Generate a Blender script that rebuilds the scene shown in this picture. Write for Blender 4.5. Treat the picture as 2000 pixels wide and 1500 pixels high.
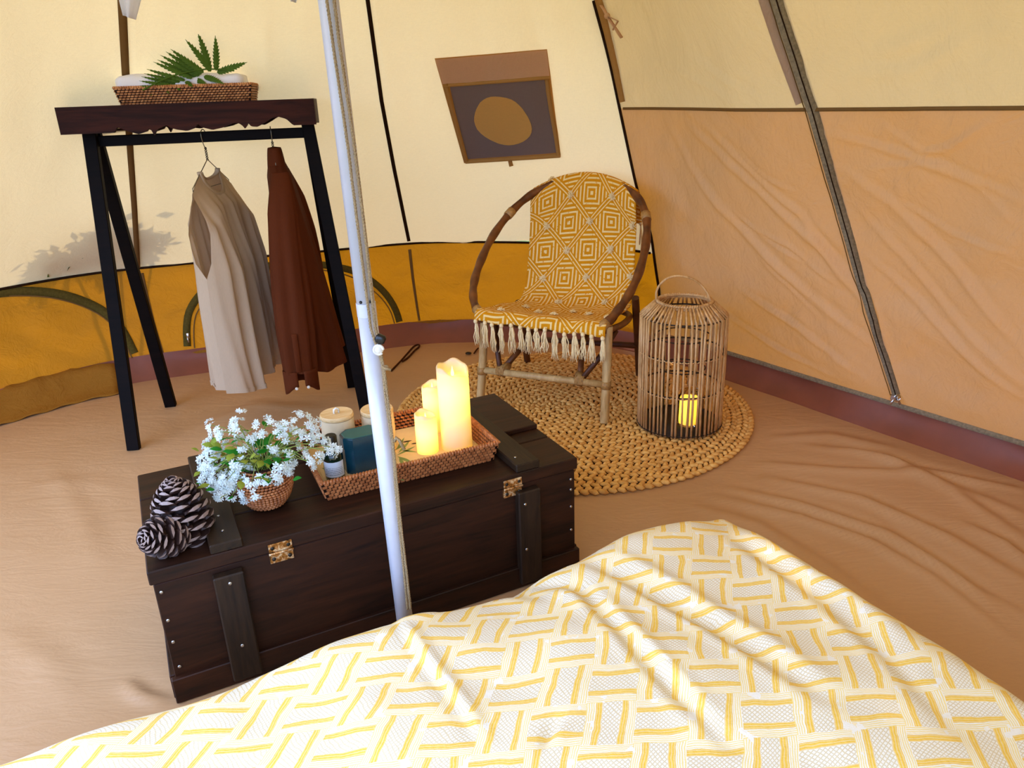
import bpy, bmesh, math, random
import numpy as np
from mathutils import Vector, Matrix
from mathutils.bvhtree import BVHTree

for _o in list(bpy.data.objects):
    bpy.data.objects.remove(_o)
scene = bpy.context.scene
COL = scene.collection
RNG = random.Random(7)

# ------------------------------------------------------------------ camera
CAM_H = 1.2
FPX = 1480.0
PITCH = math.radians(20.8)
ROLL = math.radians(-2.1)
_f = np.array([0, math.cos(PITCH), -math.sin(PITCH)])
_r0 = np.array([1.0, 0, 0])
_u0 = np.cross(_r0, _f)
_r = math.cos(ROLL) * _r0 + math.sin(ROLL) * _u0
_u = -math.sin(ROLL) * _r0 + math.cos(ROLL) * _u0
cam_data = bpy.data.cameras.new('camera')
cam_data.sensor_fit = 'HORIZONTAL'
cam_data.sensor_width = 36.0
cam_data.lens = FPX / 2000.0 * 36.0
cam_data.clip_start = 0.02
cam = bpy.data.objects.new('camera', cam_data)
COL.objects.link(cam)
cam.matrix_world = Matrix(((_r[0], _u[0], -_f[0], 0), (_r[1], _u[1], -_f[1], 0), (_r[2], _u[2], -_f[2], CAM_H), (0, 0, 0, 1)))
scene.camera = cam

# ------------------------------------------------------------------ light
SUN_DIR = np.array([-0.10, 0.64, 0.74])           # towards the sun, behind the far wall of the tent
SUN_DIR = SUN_DIR / np.linalg.norm(SUN_DIR)
world = bpy.data.worlds.new('sky')
scene.world = world
world.use_nodes = True
wn = world.node_tree.nodes
wbg = wn['Background']
wbg.inputs['Color'].default_value = (0.43, 0.60, 1.0, 1)
wbg.inputs['Strength'].default_value = 4.4
sun_data = bpy.data.lights.new('sun', 'SUN')
sun_data.energy = 6.0
sun_data.angle = math.radians(1.5)
sun_data.color = (1.0, 0.93, 0.8)
sun = bpy.data.objects.new('sun', sun_data)
COL.objects.link(sun)
sun.rotation_euler = Vector(SUN_DIR).to_track_quat('Z', 'Y').to_euler()
scene.view_settings.view_transform = 'Standard'
scene.view_settings.look = 'None'
scene.view_settings.exposure = 0.48
scene.view_settings.gamma = 1.0
scene.view_settings.use_curve_mapping = False


# ------------------------------------------------------------------ measuring helpers
def ray(px, py):
    return _f + (px - 1000) / FPX * _r - (py - 750) / FPX * _u


def at(px, py, z=0.0):
    d = ray(px, py)
    t = (z - CAM_H) / d[2]
    return np.array([0, 0, CAM_H]) + t * d


def at_plane(px, py, p0, n):
    d = ray(px, py)
    c = np.array([0, 0, CAM_H])
    return c + (np.dot(n, np.array(p0) - c) / np.dot(n, d)) * d


def lin(h):
    h = h.lstrip('#')
    out = []
    for i in (0, 2, 4):
        c = int(h[i:i + 2], 16) / 255.0
        out.append(c / 12.92 if c <= 0.04045 else ((c + 0.055) / 1.055) ** 2.4)
    return (out[0], out[1], out[2], 1.0)


def V(*a):
    return np.array(a, float)


def nrm(v):
    v = np.array(v, float)
    return v / (np.linalg.norm(v) + 1e-12)


# ------------------------------------------------------------------ mesh builder
class MB:
    def __init__(s):
        s.v = []
        s.f = []
        s.uv = None

    def add(s, vs, fs):
        o = len(s.v)
        s.v.extend([tuple(map(float, p)) for p in vs])
        s.f.extend([tuple(i + o for i in f) for f in fs])
        return s

    def box(s, c, size, ch=0.0, rot=None):
        bm = bmesh.new()
        bmesh.ops.create_cube(bm, size=1.0)
        for v in bm.verts:
            v.co = Vector((v.co.x * size[0], v.co.y * size[1], v.co.z * size[2]))
        if ch > 0:
            bmesh.ops.bevel(bm, geom=list(bm.edges), offset=ch, segments=1, affect='EDGES')
        if rot is not None:
            bm.transform(rot.to_4x4() if len(rot) == 3 else rot)
        bm.verts.index_update()
        vs = [(v.co.x + c[0], v.co.y + c[1], v.co.z + c[2]) for v in bm.verts]
        fs = [[v.index for v in f.verts] for f in bm.faces]
        bm.free()
        return s.add(vs, fs)

    def beam(s, a, b, w, h, up=(0, 0, 1), ch=0.002):
        a = V(*a)
        b = V(*b)
        z = nrm(b - a)
        x = nrm(np.cross(np.array(up, float), z))
        y = np.cross(z, x)
        m = Matrix(((x[0], y[0], z[0]), (x[1], y[1], z[1]), (x[2], y[2], z[2])))
        return s.box((a + b) / 2, (w, h, np.linalg.norm(b - a)), ch, m)

    def tube(s, path, r, seg=8, closed=False, caps=True, flat=1.0):
        P = [np.array(p, float) for p in path]
        n = len(P)
        R = r if hasattr(r, '__len__') else [r] * n
        T = []
        for i in range(n):
            if closed:
                t = P[(i + 1) % n] - P[i - 1]
            else:
                t = P[min(i + 1, n - 1)] - P[max(i - 1, 0)]
            T.append(nrm(t))
        ref = V(0, 0, 1) if abs(T[0][2]) < 0.9 else V(1, 0, 0)
        N = nrm(np.cross(T[0], ref))
        vs = []
        fs = []
        for i in range(n):
            N = nrm(N - np.dot(N, T[i]) * T[i])
            B = np.cross(T[i], N)
            for k in range(seg):
                a = 2 * math.pi * k / seg
                vs.append(P[i] + R[i] * (math.cos(a) * N + flat * math.sin(a) * B))
        m = n if closed else n - 1
        for i in range(m):
            j = (i + 1) % n
            for k in range(seg):
                l = (k + 1) % seg
                fs.append((i * seg + k, i * seg + l, j * seg + l, j * seg + k))
        if caps and not closed:
            fs.append(tuple(range(seg))[::-1])
            fs.append(tuple((n - 1) * seg + k for k in range(seg)))
        return s.add(vs, fs)

    def lathe(s, prof, seg=24, c=(0, 0, 0), capb=True, capt=True, sx=1.0, sy=1.0, pw=None):
        vs = []
        fs = []
        for (r, z) in prof:
            for k in range(seg):
                a = 2 * math.pi * k / seg
                ca, sa = math.cos(a), math.sin(a)
                if pw:
                    ca = math.copysign(abs(ca) ** pw, ca)
                    sa = math.copysign(abs(sa) ** pw, sa)
                vs.append((c[0] + r * ca * sx, c[1] + r * sa * sy, c[2] + z))
        n = len(prof)
        for i in range(n - 1):
            for k in range(seg):
                l = (k + 1) % seg
                fs.append((i * seg + k, i * seg + l, (i + 1) * seg + l, (i + 1) * seg + k))
        if capb:
            fs.append(tuple(range(seg))[::-1])
        if capt:
            fs.append(tuple((n - 1) * seg + k for k in range(seg)))
        return s.add(vs, fs)

    def prism(s, outline, x0, x1, axis=1):
        # outline: list of 2-D points; extruded along axis
        n = len(outline)
        vs = []
        for x in (x0, x1):
            for (p, q) in outline:
                vs.append((p, x, q) if axis == 1 else ((p, q, x) if axis == 2 else (x, p, q)))
        fs = [tuple(range(n)), tuple(range(n, 2 * n))[::-1]]
        for i in range(n):
            j = (i + 1) % n
            fs.append((i, i + n, j + n, j))
        return s.add(vs, fs)

    def grid(s, nu, nv, fn, closed_u=False):
        # fn(i,j)->point ; i in 0..nu-1
        o = len(s.v)
        for j in range(nv):
            for i in range(nu):
                s.v.append(tuple(map(float, fn(i, j))))
        for j in range(nv - 1):
            for i in range(nu if closed_u else nu - 1):
                k = (i + 1) % nu
                s.f.append((o + j * nu + i, o + j * nu + k, o + (j + 1) * nu + k, o + (j + 1) * nu + i))
        return s

    def grain(s, p, d, n, L, W, T, seg=5):
        # one plump strand lump, pointed at both ends
        p = np.array(p, float)
        d = nrm(d)
        n = np.array(n, float)
        n = nrm(n - np.dot(n, d) * d)
        b = np.cross(d, n)
        vs = [p - d * L / 2]
        for t, k in ((-0.22, 1.0), (0.22, 1.0)):
            for q in range(seg):
                a = 2 * math.pi * q / seg
                vs.append(p + d * L * t + b * math.cos(a) * W / 2 * k + n * math.sin(a) * T / 2 * k)
        vs.append(p + d * L / 2)
        fs = []
        for q in range(seg):
            l = (q + 1) % seg
            fs.append((0, 1 + l, 1 + q))
            fs.append((1 + q, 1 + l, 1 + seg + l, 1 + seg + q))
            fs.append((1 + seg + q, 1 + seg + l, 1 + 2 * seg))
        return s.add(vs, fs)

    def stitch(s, p, d, n, L, W, T):
        # one flat-topped crossing of a woven strip
        p = np.array(p, float)
        d = nrm(d)
        n = nrm(n)
        b = np.cross(n, d)
        vs = []
        for (k, h) in ((1.0, 0.0), (0.72, 1.0)):
            for (i, j) in ((-1, -1), (1, -1), (1, 1), (-1, 1)):
                vs.append(p + d * L / 2 * i * k + b * W / 2 * j * k + n * T * h)
        fs = [(4, 5, 6, 7), (0, 1, 5, 4), (1, 2, 6, 5), (2, 3, 7, 6), (3, 0, 4, 7)]
        return s.add(vs, fs)

    def ball(s, c, r, seg=10, rings=6, sc=(1, 1, 1)):
        vs = [(c[0], c[1], c[2] - r * sc[2])]
        for i in range(1, rings):
            ph = -math.pi / 2 + math.pi * i / rings
            for k in range(seg):
                a = 2 * math.pi * k / seg
                vs.append((c[0] + r * math.cos(ph) * math.cos(a) * sc[0], c[1] + r * math.cos(ph) * math.sin(a) * sc[1], c[2] + r * math.sin(ph) * sc[2]))
        vs.append((c[0], c[1], c[2] + r * sc[2]))
        fs = []
        for k in range(seg):
            l = (k + 1) % seg
            fs.append((0, 1 + l, 1 + k))
            for i in range(rings - 2):
                fs.append((1 + i * seg + k, 1 + i * seg + l, 1 + (i + 1) * seg + l, 1 + (i + 1) * seg + k))
            fs.append((1 + (rings - 2) * seg + k, 1 + (rings - 2) * seg + l, len(vs) - 1))
        return s.add(vs, fs)

    def mesh(s, name, smooth=True, mat=None):
        me = bpy.data.meshes.new(name)
        me.from_pydata(s.v, [], s.f)
        me.update()
        if s.uv is not None:
            lay = me.uv_layers.new(name='UVMap')
            idx = np.empty(len(me.loops), dtype=np.int32)
            me.loops.foreach_get('vertex_index', idx)
            lay.data.foreach_set('uv', np.asarray(s.uv, np.float32)[idx].ravel())
        if smooth:
            me.polygons.foreach_set('use_smooth', [True] * len(me.polygons))
        if mat:
            me.materials.append(mat)
        return me


def obj(name, mb, mat, parent=None, smooth=True, solid=0.0, auto=None):
    me = mb if isinstance(mb, bpy.types.Mesh) else mb.mesh(name, smooth, mat)
    o = bpy.data.objects.new(name, me)
    COL.objects.link(o)
    if parent is not None:
        o.parent = parent
    if solid:
        m = o.modifiers.new('thickness', 'SOLIDIFY')
        m.thickness = solid
        m.offset = 0
    if auto and smooth:
        me.set_sharp_from_angle(angle=math.radians(auto))
    return o


def thing(name, label, cat, loc=(0, 0, 0), rz=0.0, group=None):
    o = bpy.data.objects.new(name, None)
    o.empty_display_size = 0.05
    COL.objects.link(o)
    o.location = loc
    o.rotation_euler = (0, 0, rz)
    return tag(o, label, cat, group)


def tag(o, label, cat, group=None):
    o['label'] = label
    o['category'] = cat
    if group:
        o['group'] = group
    return o


def struct(o, label=None, cat=None):
    o['kind'] = 'structure'
    if label:
        o['label'] = label
    if cat:
        o['category'] = cat
    return o


# ------------------------------------------------------------------ materials
MATS = {}


def new_mat(name):
    m = bpy.data.materials.new(name)
    m.use_nodes = True
    m.node_tree.nodes.clear()
    MATS[name] = m
    return m, m.node_tree.nodes, m.node_tree.links


class NT:
    """tiny node helper"""

    def __init__(s, nodes, links):
        s.n = nodes
        s.l = links

    def node(s, t, **kw):
        x = s.n.new(t)
        for k, v in kw.items():
            setattr(x, k, v)
        return x

    def put(s, sock, v):
        if isinstance(v, bpy.types.NodeSocket):
            s.l.new(v, sock)
        else:
            sock.default_value = v

    def math(s, op, a, b=None, c=None, clamp=False):
        x = s.node('ShaderNodeMath', operation=op)
        x.use_clamp = clamp
        s.put(x.inputs[0], a)
        if b is not None:
            s.put(x.inputs[1], b)
        if c is not None:
            s.put(x.inputs[2], c)
        return x.outputs[0]

    def mix(s, fac, a, b):
        x = s.node('ShaderNodeMix', data_type='RGBA')
        s.put(x.inputs[0], fac)
        s.put(x.inputs[6], a)
        s.put(x.inputs[7], b)
        return x.outputs[2]

    def noise(s, vec, scale, detail=3.0, rough=0.5, dist=0.0):
        x = s.node('ShaderNodeTexNoise')
        if vec is not None:
            s.put(x.inputs['Vector'], vec)
        x.inputs['Scale'].default_value = scale
        x.inputs['Detail'].default_value = detail
        x.inputs['Roughness'].default_value = rough
        x.inputs['Distortion'].default_value = dist
        return x.outputs[0]

    def mapping(s, vec, scale=(1, 1, 1), rot=(0, 0, 0), loc=(0, 0, 0)):
        x = s.node('ShaderNodeMapping')
        s.put(x.inputs[0], vec)
        x.inputs['Location'].default_value = loc
        x.inputs['Rotation'].default_value = rot
        x.inputs['Scale'].default_value = scale
        return x.outputs[0]

    def coord(s, which='Object'):
        return s.node('ShaderNodeTexCoord').outputs[which]

    def sep(s, vec):
        x = s.node('ShaderNodeSeparateXYZ')
        s.put(x.inputs[0], vec)
        return x.outputs

    def ramp(s, fac, stops):
        x = s.node('ShaderNodeValToRGB')
        s.put(x.inputs[0], fac)
        el = x.color_ramp.elements
        while len(el) < len(stops):
            el.new(0.5)
        for e, (p, c) in zip(el, stops):
            e.position = p
            e.color = c
        return x.outputs[0]

    def bump(s, h, strength=0.3, dist=0.002, normal=None):
        x = s.node('ShaderNodeBump')
        x.inputs['Strength'].default_value = strength
        x.inputs['Distance'].default_value = dist
        s.put(x.inputs['Height'], h)
        if normal is not None:
            s.put(x.inputs['Normal'], normal)
        return x.outputs[0]

    def out(s, sh):
        o = s.node('ShaderNodeOutputMaterial')
        s.l.new(sh, o.inputs['Surface'])

    def principled(s, color, rough=0.6, spec=0.4, normal=None, metal=0.0, **kw):
        b = s.node('ShaderNodeBsdfPrincipled')
        s.put(b.inputs['Base Color'], color)
        s.put(b.inputs['Roughness'], rough)
        b.inputs['Metallic'].default_value = metal
        b.inputs['Specular IOR Level'].default_value = spec
        for k, v in kw.items():
            s.put(b.inputs[k], v)
        if normal is not None:
            s.put(b.inputs['Normal'], normal)
        return b.outputs[0]


def plain(name, hexc, rough=0.6, spec=0.4, metal=0.0, var=0.12, scale=30.0, bump=0.0, hex2=None):
    m, n, l = new_mat(name)
    t = NT(n, l)
    co = t.coord()
    ns = t.noise(co, scale, 4)
    c = lin(hexc)
    c2 = lin(hex2) if hex2 else (c[0] * (1 - var * 2), c[1] * (1 - var * 2), c[2] * (1 - var * 2), 1)
    col = t.ramp(ns, [(0.3, c2), (0.7, c)])
    nm = t.bump(ns, bump, 0.002) if bump else None
    t.out(t.principled(col, rough, spec, nm, metal))
    return m


def canvas(name, hexc, trans_hex, trans=0.5, weave=900.0, wrinkle=0.35, stretch=(6, 6, 2.0), rot=(0, 0, 0), rough_noise=1.6, var=0.10, wdist=0.02):
    """tent fabric that lets daylight glow through"""
    m, n, l = new_mat(name)
    t = NT(n, l)
    co = t.coord()
    fine = t.math('MULTIPLY', t.math('ADD', t.noise(t.mapping(co, (weave / 3, weave / 3, weave / 22)), 1.0, 1), t.noise(t.mapping(co, (weave / 18, weave / 18, weave / 2)), 1.0, 1)), 0.5)
    mp = t.mapping(co, stretch, rot)
    w1 = t.noise(mp, 1.0, 5, 0.55, 0.8)
    w2 = t.noise(mp, 3.1, 4, 0.6, 1.4)
    crease = t.math('ABSOLUTE', t.math('SUBTRACT', w2, 0.5))
    h = t.math('ADD', t.math('MULTIPLY', w1, 1.2), t.math('MULTIPLY', crease, -0.55))
    h = t.math('ADD', h, t.math('MULTIPLY', fine, 0.02))
    nm = t.bump(h, wrinkle, wdist)
    c = lin(hexc)
    tc = lin(trans_hex)
    big = t.noise(co, rough_noise, 3)
    k = t.math('ADD', 1.0 - var, t.math('MULTIPLY', t.math('ADD', t.math('MULTIPLY', big, 0.45), t.math('MULTIPLY', fine, 0.75)), 2 * var))
    vm = t.node('ShaderNodeVectorMath', operation='SCALE')
    vm.inputs[0].default_value = c[:3]
    t.put(vm.inputs['Scale'], k)
    vt = t.node('ShaderNodeVectorMath', operation='SCALE')
    vt.inputs[0].default_value = tc[:3]
    t.put(vt.inputs['Scale'], k)
    d = t.node('ShaderNodeBsdfDiffuse')
    t.put(d.inputs['Color'], vm.outputs[0])
    t.put(d.inputs['Normal'], nm)
    tr = t.node('ShaderNodeBsdfTranslucent')
    t.put(tr.inputs['Color'], vt.outputs[0])
    t.put(tr.inputs['Normal'], nm)
    mx = t.node('ShaderNodeMixShader')
    mx.inputs[0].default_value = trans
    l.new(d.outputs[0], mx.inputs[1])
    l.new(tr.outputs[0], mx.inputs[2])
    t.out(mx.outputs[0])
    return m


def fabric(name, hexc, rough=0.9, trans=0.15, weave=500.0, var=0.12, bump=0.25, fold=None):
    m, n, l = new_mat(name)
    t = NT(n, l)
    co = t.coord()
    fine = t.noise(t.mapping(co, (weave, weave, weave / 8)), 1.0, 2)
    big = t.noise(t.mapping(co, (14, 14, 3)), 1.0, 4)
    c = lin(hexc)
    col = t.mix(t.math('MULTIPLY', t.math('ADD', fine, big), 0.5), (c[0] * (1 - 2 * var), c[1] * (1 - 2 * var), c[2] * (1 - 2 * var), 1), (min(1, c[0] * (1 + var)), min(1, c[1] * (1 + var)), min(1, c[2] * (1 + var)), 1))
    nm = t.bump(t.math('ADD', t.math('MULTIPLY', fine, 0.15), big), bump, 0.004)
    p = t.principled(col, rough, 0.15, nm)
    tr = t.node('ShaderNodeBsdfTranslucent')
    t.put(tr.inputs['Color'], col)
    mx = t.node('ShaderNodeMixShader')
    mx.inputs[0].default_value = trans
    l.new(p, mx.inputs[1])
    l.new(tr.outputs[0], mx.inputs[2])
    t.out(mx.outputs[0])
    return m


def wood(name, dark, light, stretch=(3, 40, 40), rough=0.5, spec=0.35, bump=0.25):
    m, n, l = new_mat(name)
    t = NT(n, l)
    co = t.coord()
    mp = t.mapping(co, stretch)
    g = t.noise(mp, 1.0, 6, 0.65, 0.9)
    g2 = t.noise(t.mapping(co, (stretch[0] * 4, stretch[1] * 5, stretch[2] * 5)), 1.0, 3)
    k = t.math('ADD', t.math('MULTIPLY', g, 0.75), t.math('MULTIPLY', g2, 0.25))
    col = t.ramp(k, [(0.32, lin(dark)), (0.68, lin(light))])
    nm = t.bump(k, bump, 0.002)
    t.out(t.principled(col, rough, spec, nm))
    return m


M_ROOF = canvas('roof_canvas', '#e6d4ac', '#fcdc9c', 0.097, wrinkle=0.30, stretch=(5, 5, 2.0), var=0.10)
M_WALL = canvas('wall_canvas', '#9c6826', '#cd7f08', 0.15, wrinkle=0.6, stretch=(5, 5, 6), rot=(0.5, 0.4, 0.2), var=0.13)
M_DOORU = canvas('door_canvas_upper', '#ccb48e', '#dcae62', 0.115, wrinkle=0.40, stretch=(5, 5, 2.4), rot=(0.5, 0.5, 0.4), var=0.08)
M_DOORL = canvas('door_canvas_lower', '#b8987c', '#cc7f0c', 0.12, wrinkle=0.5, stretch=(7, 4, 2.2), rot=(0.7, 0.6, 0.5), var=0.08)
M_SEAM = canvas('seam_tape_brown', '#7a5a34', '#5a3a14', 0.15, wrinkle=0.1)
M_SEAMD = plain('seam_piping_dark', '#2a1708', 0.8, 0.1)
M_TAUPE = canvas('window_flap_canvas', '#dcb890', '#d89a50', 0.4, wrinkle=0.12)
M_BORDER = canvas('window_border_canvas', '#b88a4c', '#b87a28', 0.3, wrinkle=0.1)
M_MESH = canvas('window_mesh_dark', '#8a7b76', '#7c706c', 0.4, wrinkle=0.12)
M_DISC = canvas('window_disc_canvas', '#f4c270', '#f0b040', 0.5, wrinkle=0.10)
M_ZIP = plain('zip_tape_grey', '#97866a', 0.85, 0.1, var=0.2, scale=120, bump=0.3)
M_ZIPO = plain('zip_tape_olive', '#5e4f20', 0.85, 0.1, var=0.15, scale=120, bump=0.3)
M_LIP = plain('groundsheet_wall', '#8a4a34', 0.5, 0.4, var=0.10, scale=9, bump=0.3)
M_METAL = plain('bright_metal', '#c8c8cc', 0.25, 0.5, 1.0, var=0.05)
M_DARKMETAL = plain('dark_wire', '#3a342c', 0.4, 0.5, 0.8)
M_WIRE = plain('hanger_wire', '#8c8270', 0.35, 0.5, 0.9)
M_WHITE = fabric('white_towel', '#f1eef2', 0.95, 0.1, weave=260, var=0.03, bump=0.5)
M_PENNANT = fabric('white_pennant', '#f2f0f4', 0.9, 0.4, var=0.02, bump=0.1)
M_CHEST = wood('chest_wood', '#0e0603', '#3a1c0c', (3, 36, 30), 0.5, 0.25)
M_CHESTV = wood('batten_wood', '#100906', '#352314', (40, 40, 4), 0.5, 0.28)
M_CHESTT = wood('lid_batten_wood', '#100906', '#34210f', (40, 4, 40), 0.5, 0.28)
M_RACK = wood('rack_wood', '#030202', '#120805', (3, 40, 40), 0.6, 0.08)
M_RACKB = wood('rack_board_wood', '#0e0604', '#421c0e', (2.2, 26, 26), 0.55, 0.1)
M_RATTAN = plain('chair_rattan', '#7d4518', 0.4, 0.45, var=0.25, scale=24, hex2='#4b2309')
M_RATLEG = wood('chair_leg_rattan', '#a57a40', '#d8b880', (25, 25, 5), 0.42, 0.4, 0.15)
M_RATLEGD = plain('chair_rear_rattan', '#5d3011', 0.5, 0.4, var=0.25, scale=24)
M_BIND = plain('cane_binding', '#b98a4c', 0.5, 0.4, var=0.2, scale=160, bump=0.4)
M_CANE = wood('lantern_cane', '#a06e36', '#eec084', (40, 40, 8), 0.45, 0.35, 0.15)
M_CANED = plain('lantern_dark_wire', '#3a2a1a', 0.6, 0.3)
M_JUTE = plain('braided_jute', '#f6c472', 0.7, 0.25, var=0.2, scale=40, bump=0.3, hex2='#cc8f44')
M_JUTEB = plain('jute_backing', '#3a200a', 0.9, 0.1)
M_WICKER = plain('wicker_strip', '#c07844', 0.45, 0.4, var=0.3, scale=60, hex2='#8a4a24')
M_WICKERB = plain('wicker_backing', '#2a1207', 0.7, 0.2)
M_WICKPALE = plain('wicker_strip_pale', '#d2935c', 0.45, 0.4, var=0.3, scale=60, hex2='#8e5228')
M_TANK = fabric('cream_linen', '#cdb394', 0.9, 0.22, weave=420, var=0.10, bump=0.35)
M_SHIRT = fabric('brown_cotton', '#5c280c', 0.85, 0.10, weave=500, var=0.2, bump=0.35)
M_POLE = plain('pole_paint', '#cfcfd6', 0.3, 0.5, 0.12, var=0.03)
M_ROPE = plain('cord_tan', '#b79a70', 0.8, 0.2, var=0.3, scale=420, bump=0.6)
M_BLACK = plain('black_plastic', '#0a0a0b', 0.35, 0.5)
M_KNOT = plain('white_cord', '#ece5d8', 0.7, 0.2)
M_CORDD = plain('brown_cord', '#4a240c', 0.8, 0.1)
M_TASSEL = plain('cream_cotton', '#fbe0a8', 0.9, 0.1, var=0.08, scale=200)
M_BAMBOO = wood('canister_bamboo', '#d6a868', '#f0d2a0', (6, 60, 60), 0.45, 0.35, 0.1)
M_CANBODY = plain('canister_body', '#e9cfa6', 0.5, 0.35, var=0.05)
M_LEATHER = plain('pale_loop', '#efe6d4', 0.7, 0.2)
M_TIN = plain('teal_tin', '#123f4e', 0.16, 0.6, 0.1, var=0.15)
M_TINTOP = plain('teal_tin_top', '#1d5f5c', 0.35, 0.5, 0.1, var=0.08)
M_GLASSG = plain('green_glass', '#0b2416', 0.08, 0.6, 0.0, var=0.2)
M_LABEL = None
M_CONE = plain('pine_scale', '#3c241c', 0.55, 0.35, var=0.3, scale=60)
M_CONETIP = plain('pine_scale_tip', '#a89086', 0.5, 0.35, var=0.2, scale=90)
M_PETAL = fabric('white_petal', '#eef6f2', 0.7, 0.3, var=0.03, bump=0.1)
M_STEM = plain('flower_stem', '#8a9440', 0.6, 0.3)
M_LEAF = fabric('green_leaf', '#2f8a26', 0.5, 0.3, weave=80, var=0.25, bump=0.3)
M_LEAFY = fabric('yellow_green_leaf', '#9aa63a', 0.55, 0.3, weave=80, var=0.2, bump=0.3)
M_FERN = fabric('fern_green', '#567422', 0.55, 0.25, weave=120, var=0.25, bump=0.3)
M_GRASS = plain('outside_grass', '#55622c', 0.95, 0.1, var=0.3, scale=6)
M_SHRUB = fabric('shrub_leaf', '#4a5c22', 0.7, 0.2)


def make_floor_mat():
    m, n, l = new_mat('groundsheet_tan')
    t = NT(n, l)
    co = t.coord()
    a = t.noise(t.mapping(co, (3.0, 9.0, 1), (0, 0, -0.45)), 1.0, 5, 0.6, 1.2)
    b = t.noise(t.mapping(co, (9, 30, 1), (0, 0, 0.2)), 1.0, 4, 0.6, 1.0)
    h = t.math('ADD', a, t.math('MULTIPLY', b, 0.35))
    nm = t.bump(h, 0.30, 0.012)
    col = t.ramp(t.noise(co, 1.4, 4), [(0.3, lin('#b88d62')), (0.7, lin('#c49a70'))])
    t.out(t.principled(col, 0.42, 0.45, nm))
    return m


def make_bed_mat():
    # woven spread: yellow ribs and cross-stitched white bands in a herringbone of short blocks
    m, n, l = new_mat('woven_bedspread')
    t = NT(n, l)
    uv = t.coord('UV')
    U = 0.086
    vec = t.mapping(uv, (1 / U, 1 / U, 1))
    wob = t.noise(vec, 1.1, 3)
    x, y, _ = t.sep(vec)
    w_ = t.math('MULTIPLY', t.math('SUBTRACT', wob, 0.5), 0.22)
    x = t.math('ADD', t.math('SUBTRACT', x, t.math('MULTIPLY', y, 0.24)), w_)
    y = t.math('ADD', t.math('SUBTRACT', y, t.math('MULTIPLY', x, 0.03)), w_)
    i = t.math('FLOOR', x)
    j = t.math('FLOOR', y)
    fx = t.math('SUBTRACT', x, i)
    fy = t.math('SUBTRACT', y, j)
    hor = t.math('FLOORED_MODULO', t.math('ADD', i, j), 2.0)

    def sel(a, b):
        return t.math('ADD', t.math('MULTIPLY', hor, a), t.math('MULTIPLY', t.math('SUBTRACT', 1.0, hor), b))
    al = sel(fx, fy)
    ac = sel(fy, fx)
    dc = t.math('ABSOLUTE', t.math('SUBTRACT', ac, 0.5))            # 0 centre .5 edge
    stripe = t.math('MULTIPLY', t.math('GREATER_THAN', dc, 0.185), t.math('LESS_THAN', dc, 0.325))
    rib = t.math('GREATER_THAN', t.math('SINE', t.math('MULTIPLY', dc, 120.0)), -0.3)
    sx = t.math('PINGPONG', t.math('MULTIPLY', al, 5.0), 0.5)
    sy = t.math('PINGPONG', t.math('MULTIPLY', ac, 5.6), 0.5)
    dia = t.math('ABSOLUTE', t.math('SUBTRACT', sx, sy))
    dia2 = t.math('ABSOLUTE', t.math('SUBTRACT', t.math('ADD', sx, sy), 0.5))
    knot = t.math('LESS_THAN', t.math('MINIMUM', dia, dia2), 0.07)
    mid = t.math('LESS_THAN', dc, 0.18)
    cross = t.math('MULTIPLY', knot, mid)
    blot = t.math('GREATER_THAN', t.noise(vec, 2.3, 2), 0.38)
    hatch = t.math('MULTIPLY', t.math('MULTIPLY', t.math('GREATER_THAN', dc, 0.345), t.math('GREATER_THAN', t.math('SINE', t.math('MULTIPLY', ac, 150.0)), -0.1)), blot)
    var = t.noise(uv, 160.0, 2)
    white = t.mix(var, lin('#f1e8d4'), lin('#fdf7e8'))
    yel = t.mix(var, lin('#f0bc38'), lin('#fdd868'))
    pale = lin('#f8dd84')
    grey = lin('#dcc488')
    col = t.mix(t.math('MULTIPLY', cross, 0.7), white, grey)
    col = t.mix(t.math('MULTIPLY', hatch, 0.85), col, pale)
    col = t.mix(t.math('MULTIPLY', stripe, t.math('ADD', 0.72, t.math('MULTIPLY', rib, 0.28))), col, yel)
    h = t.math('ADD', t.math('MULTIPLY', stripe, t.math('ADD', 0.7, t.math('MULTIPLY', rib, 0.3))), t.math('MULTIPLY', cross, -0.8))
    h = t.math('ADD', h, t.math('MULTIPLY', t.noise(uv, 420.0, 2), 0.6))
    nm = t.bump(h, 0.7, 0.0016)
    t.out(t.principled(col, 0.9, 0.1, nm))
    return m


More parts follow.
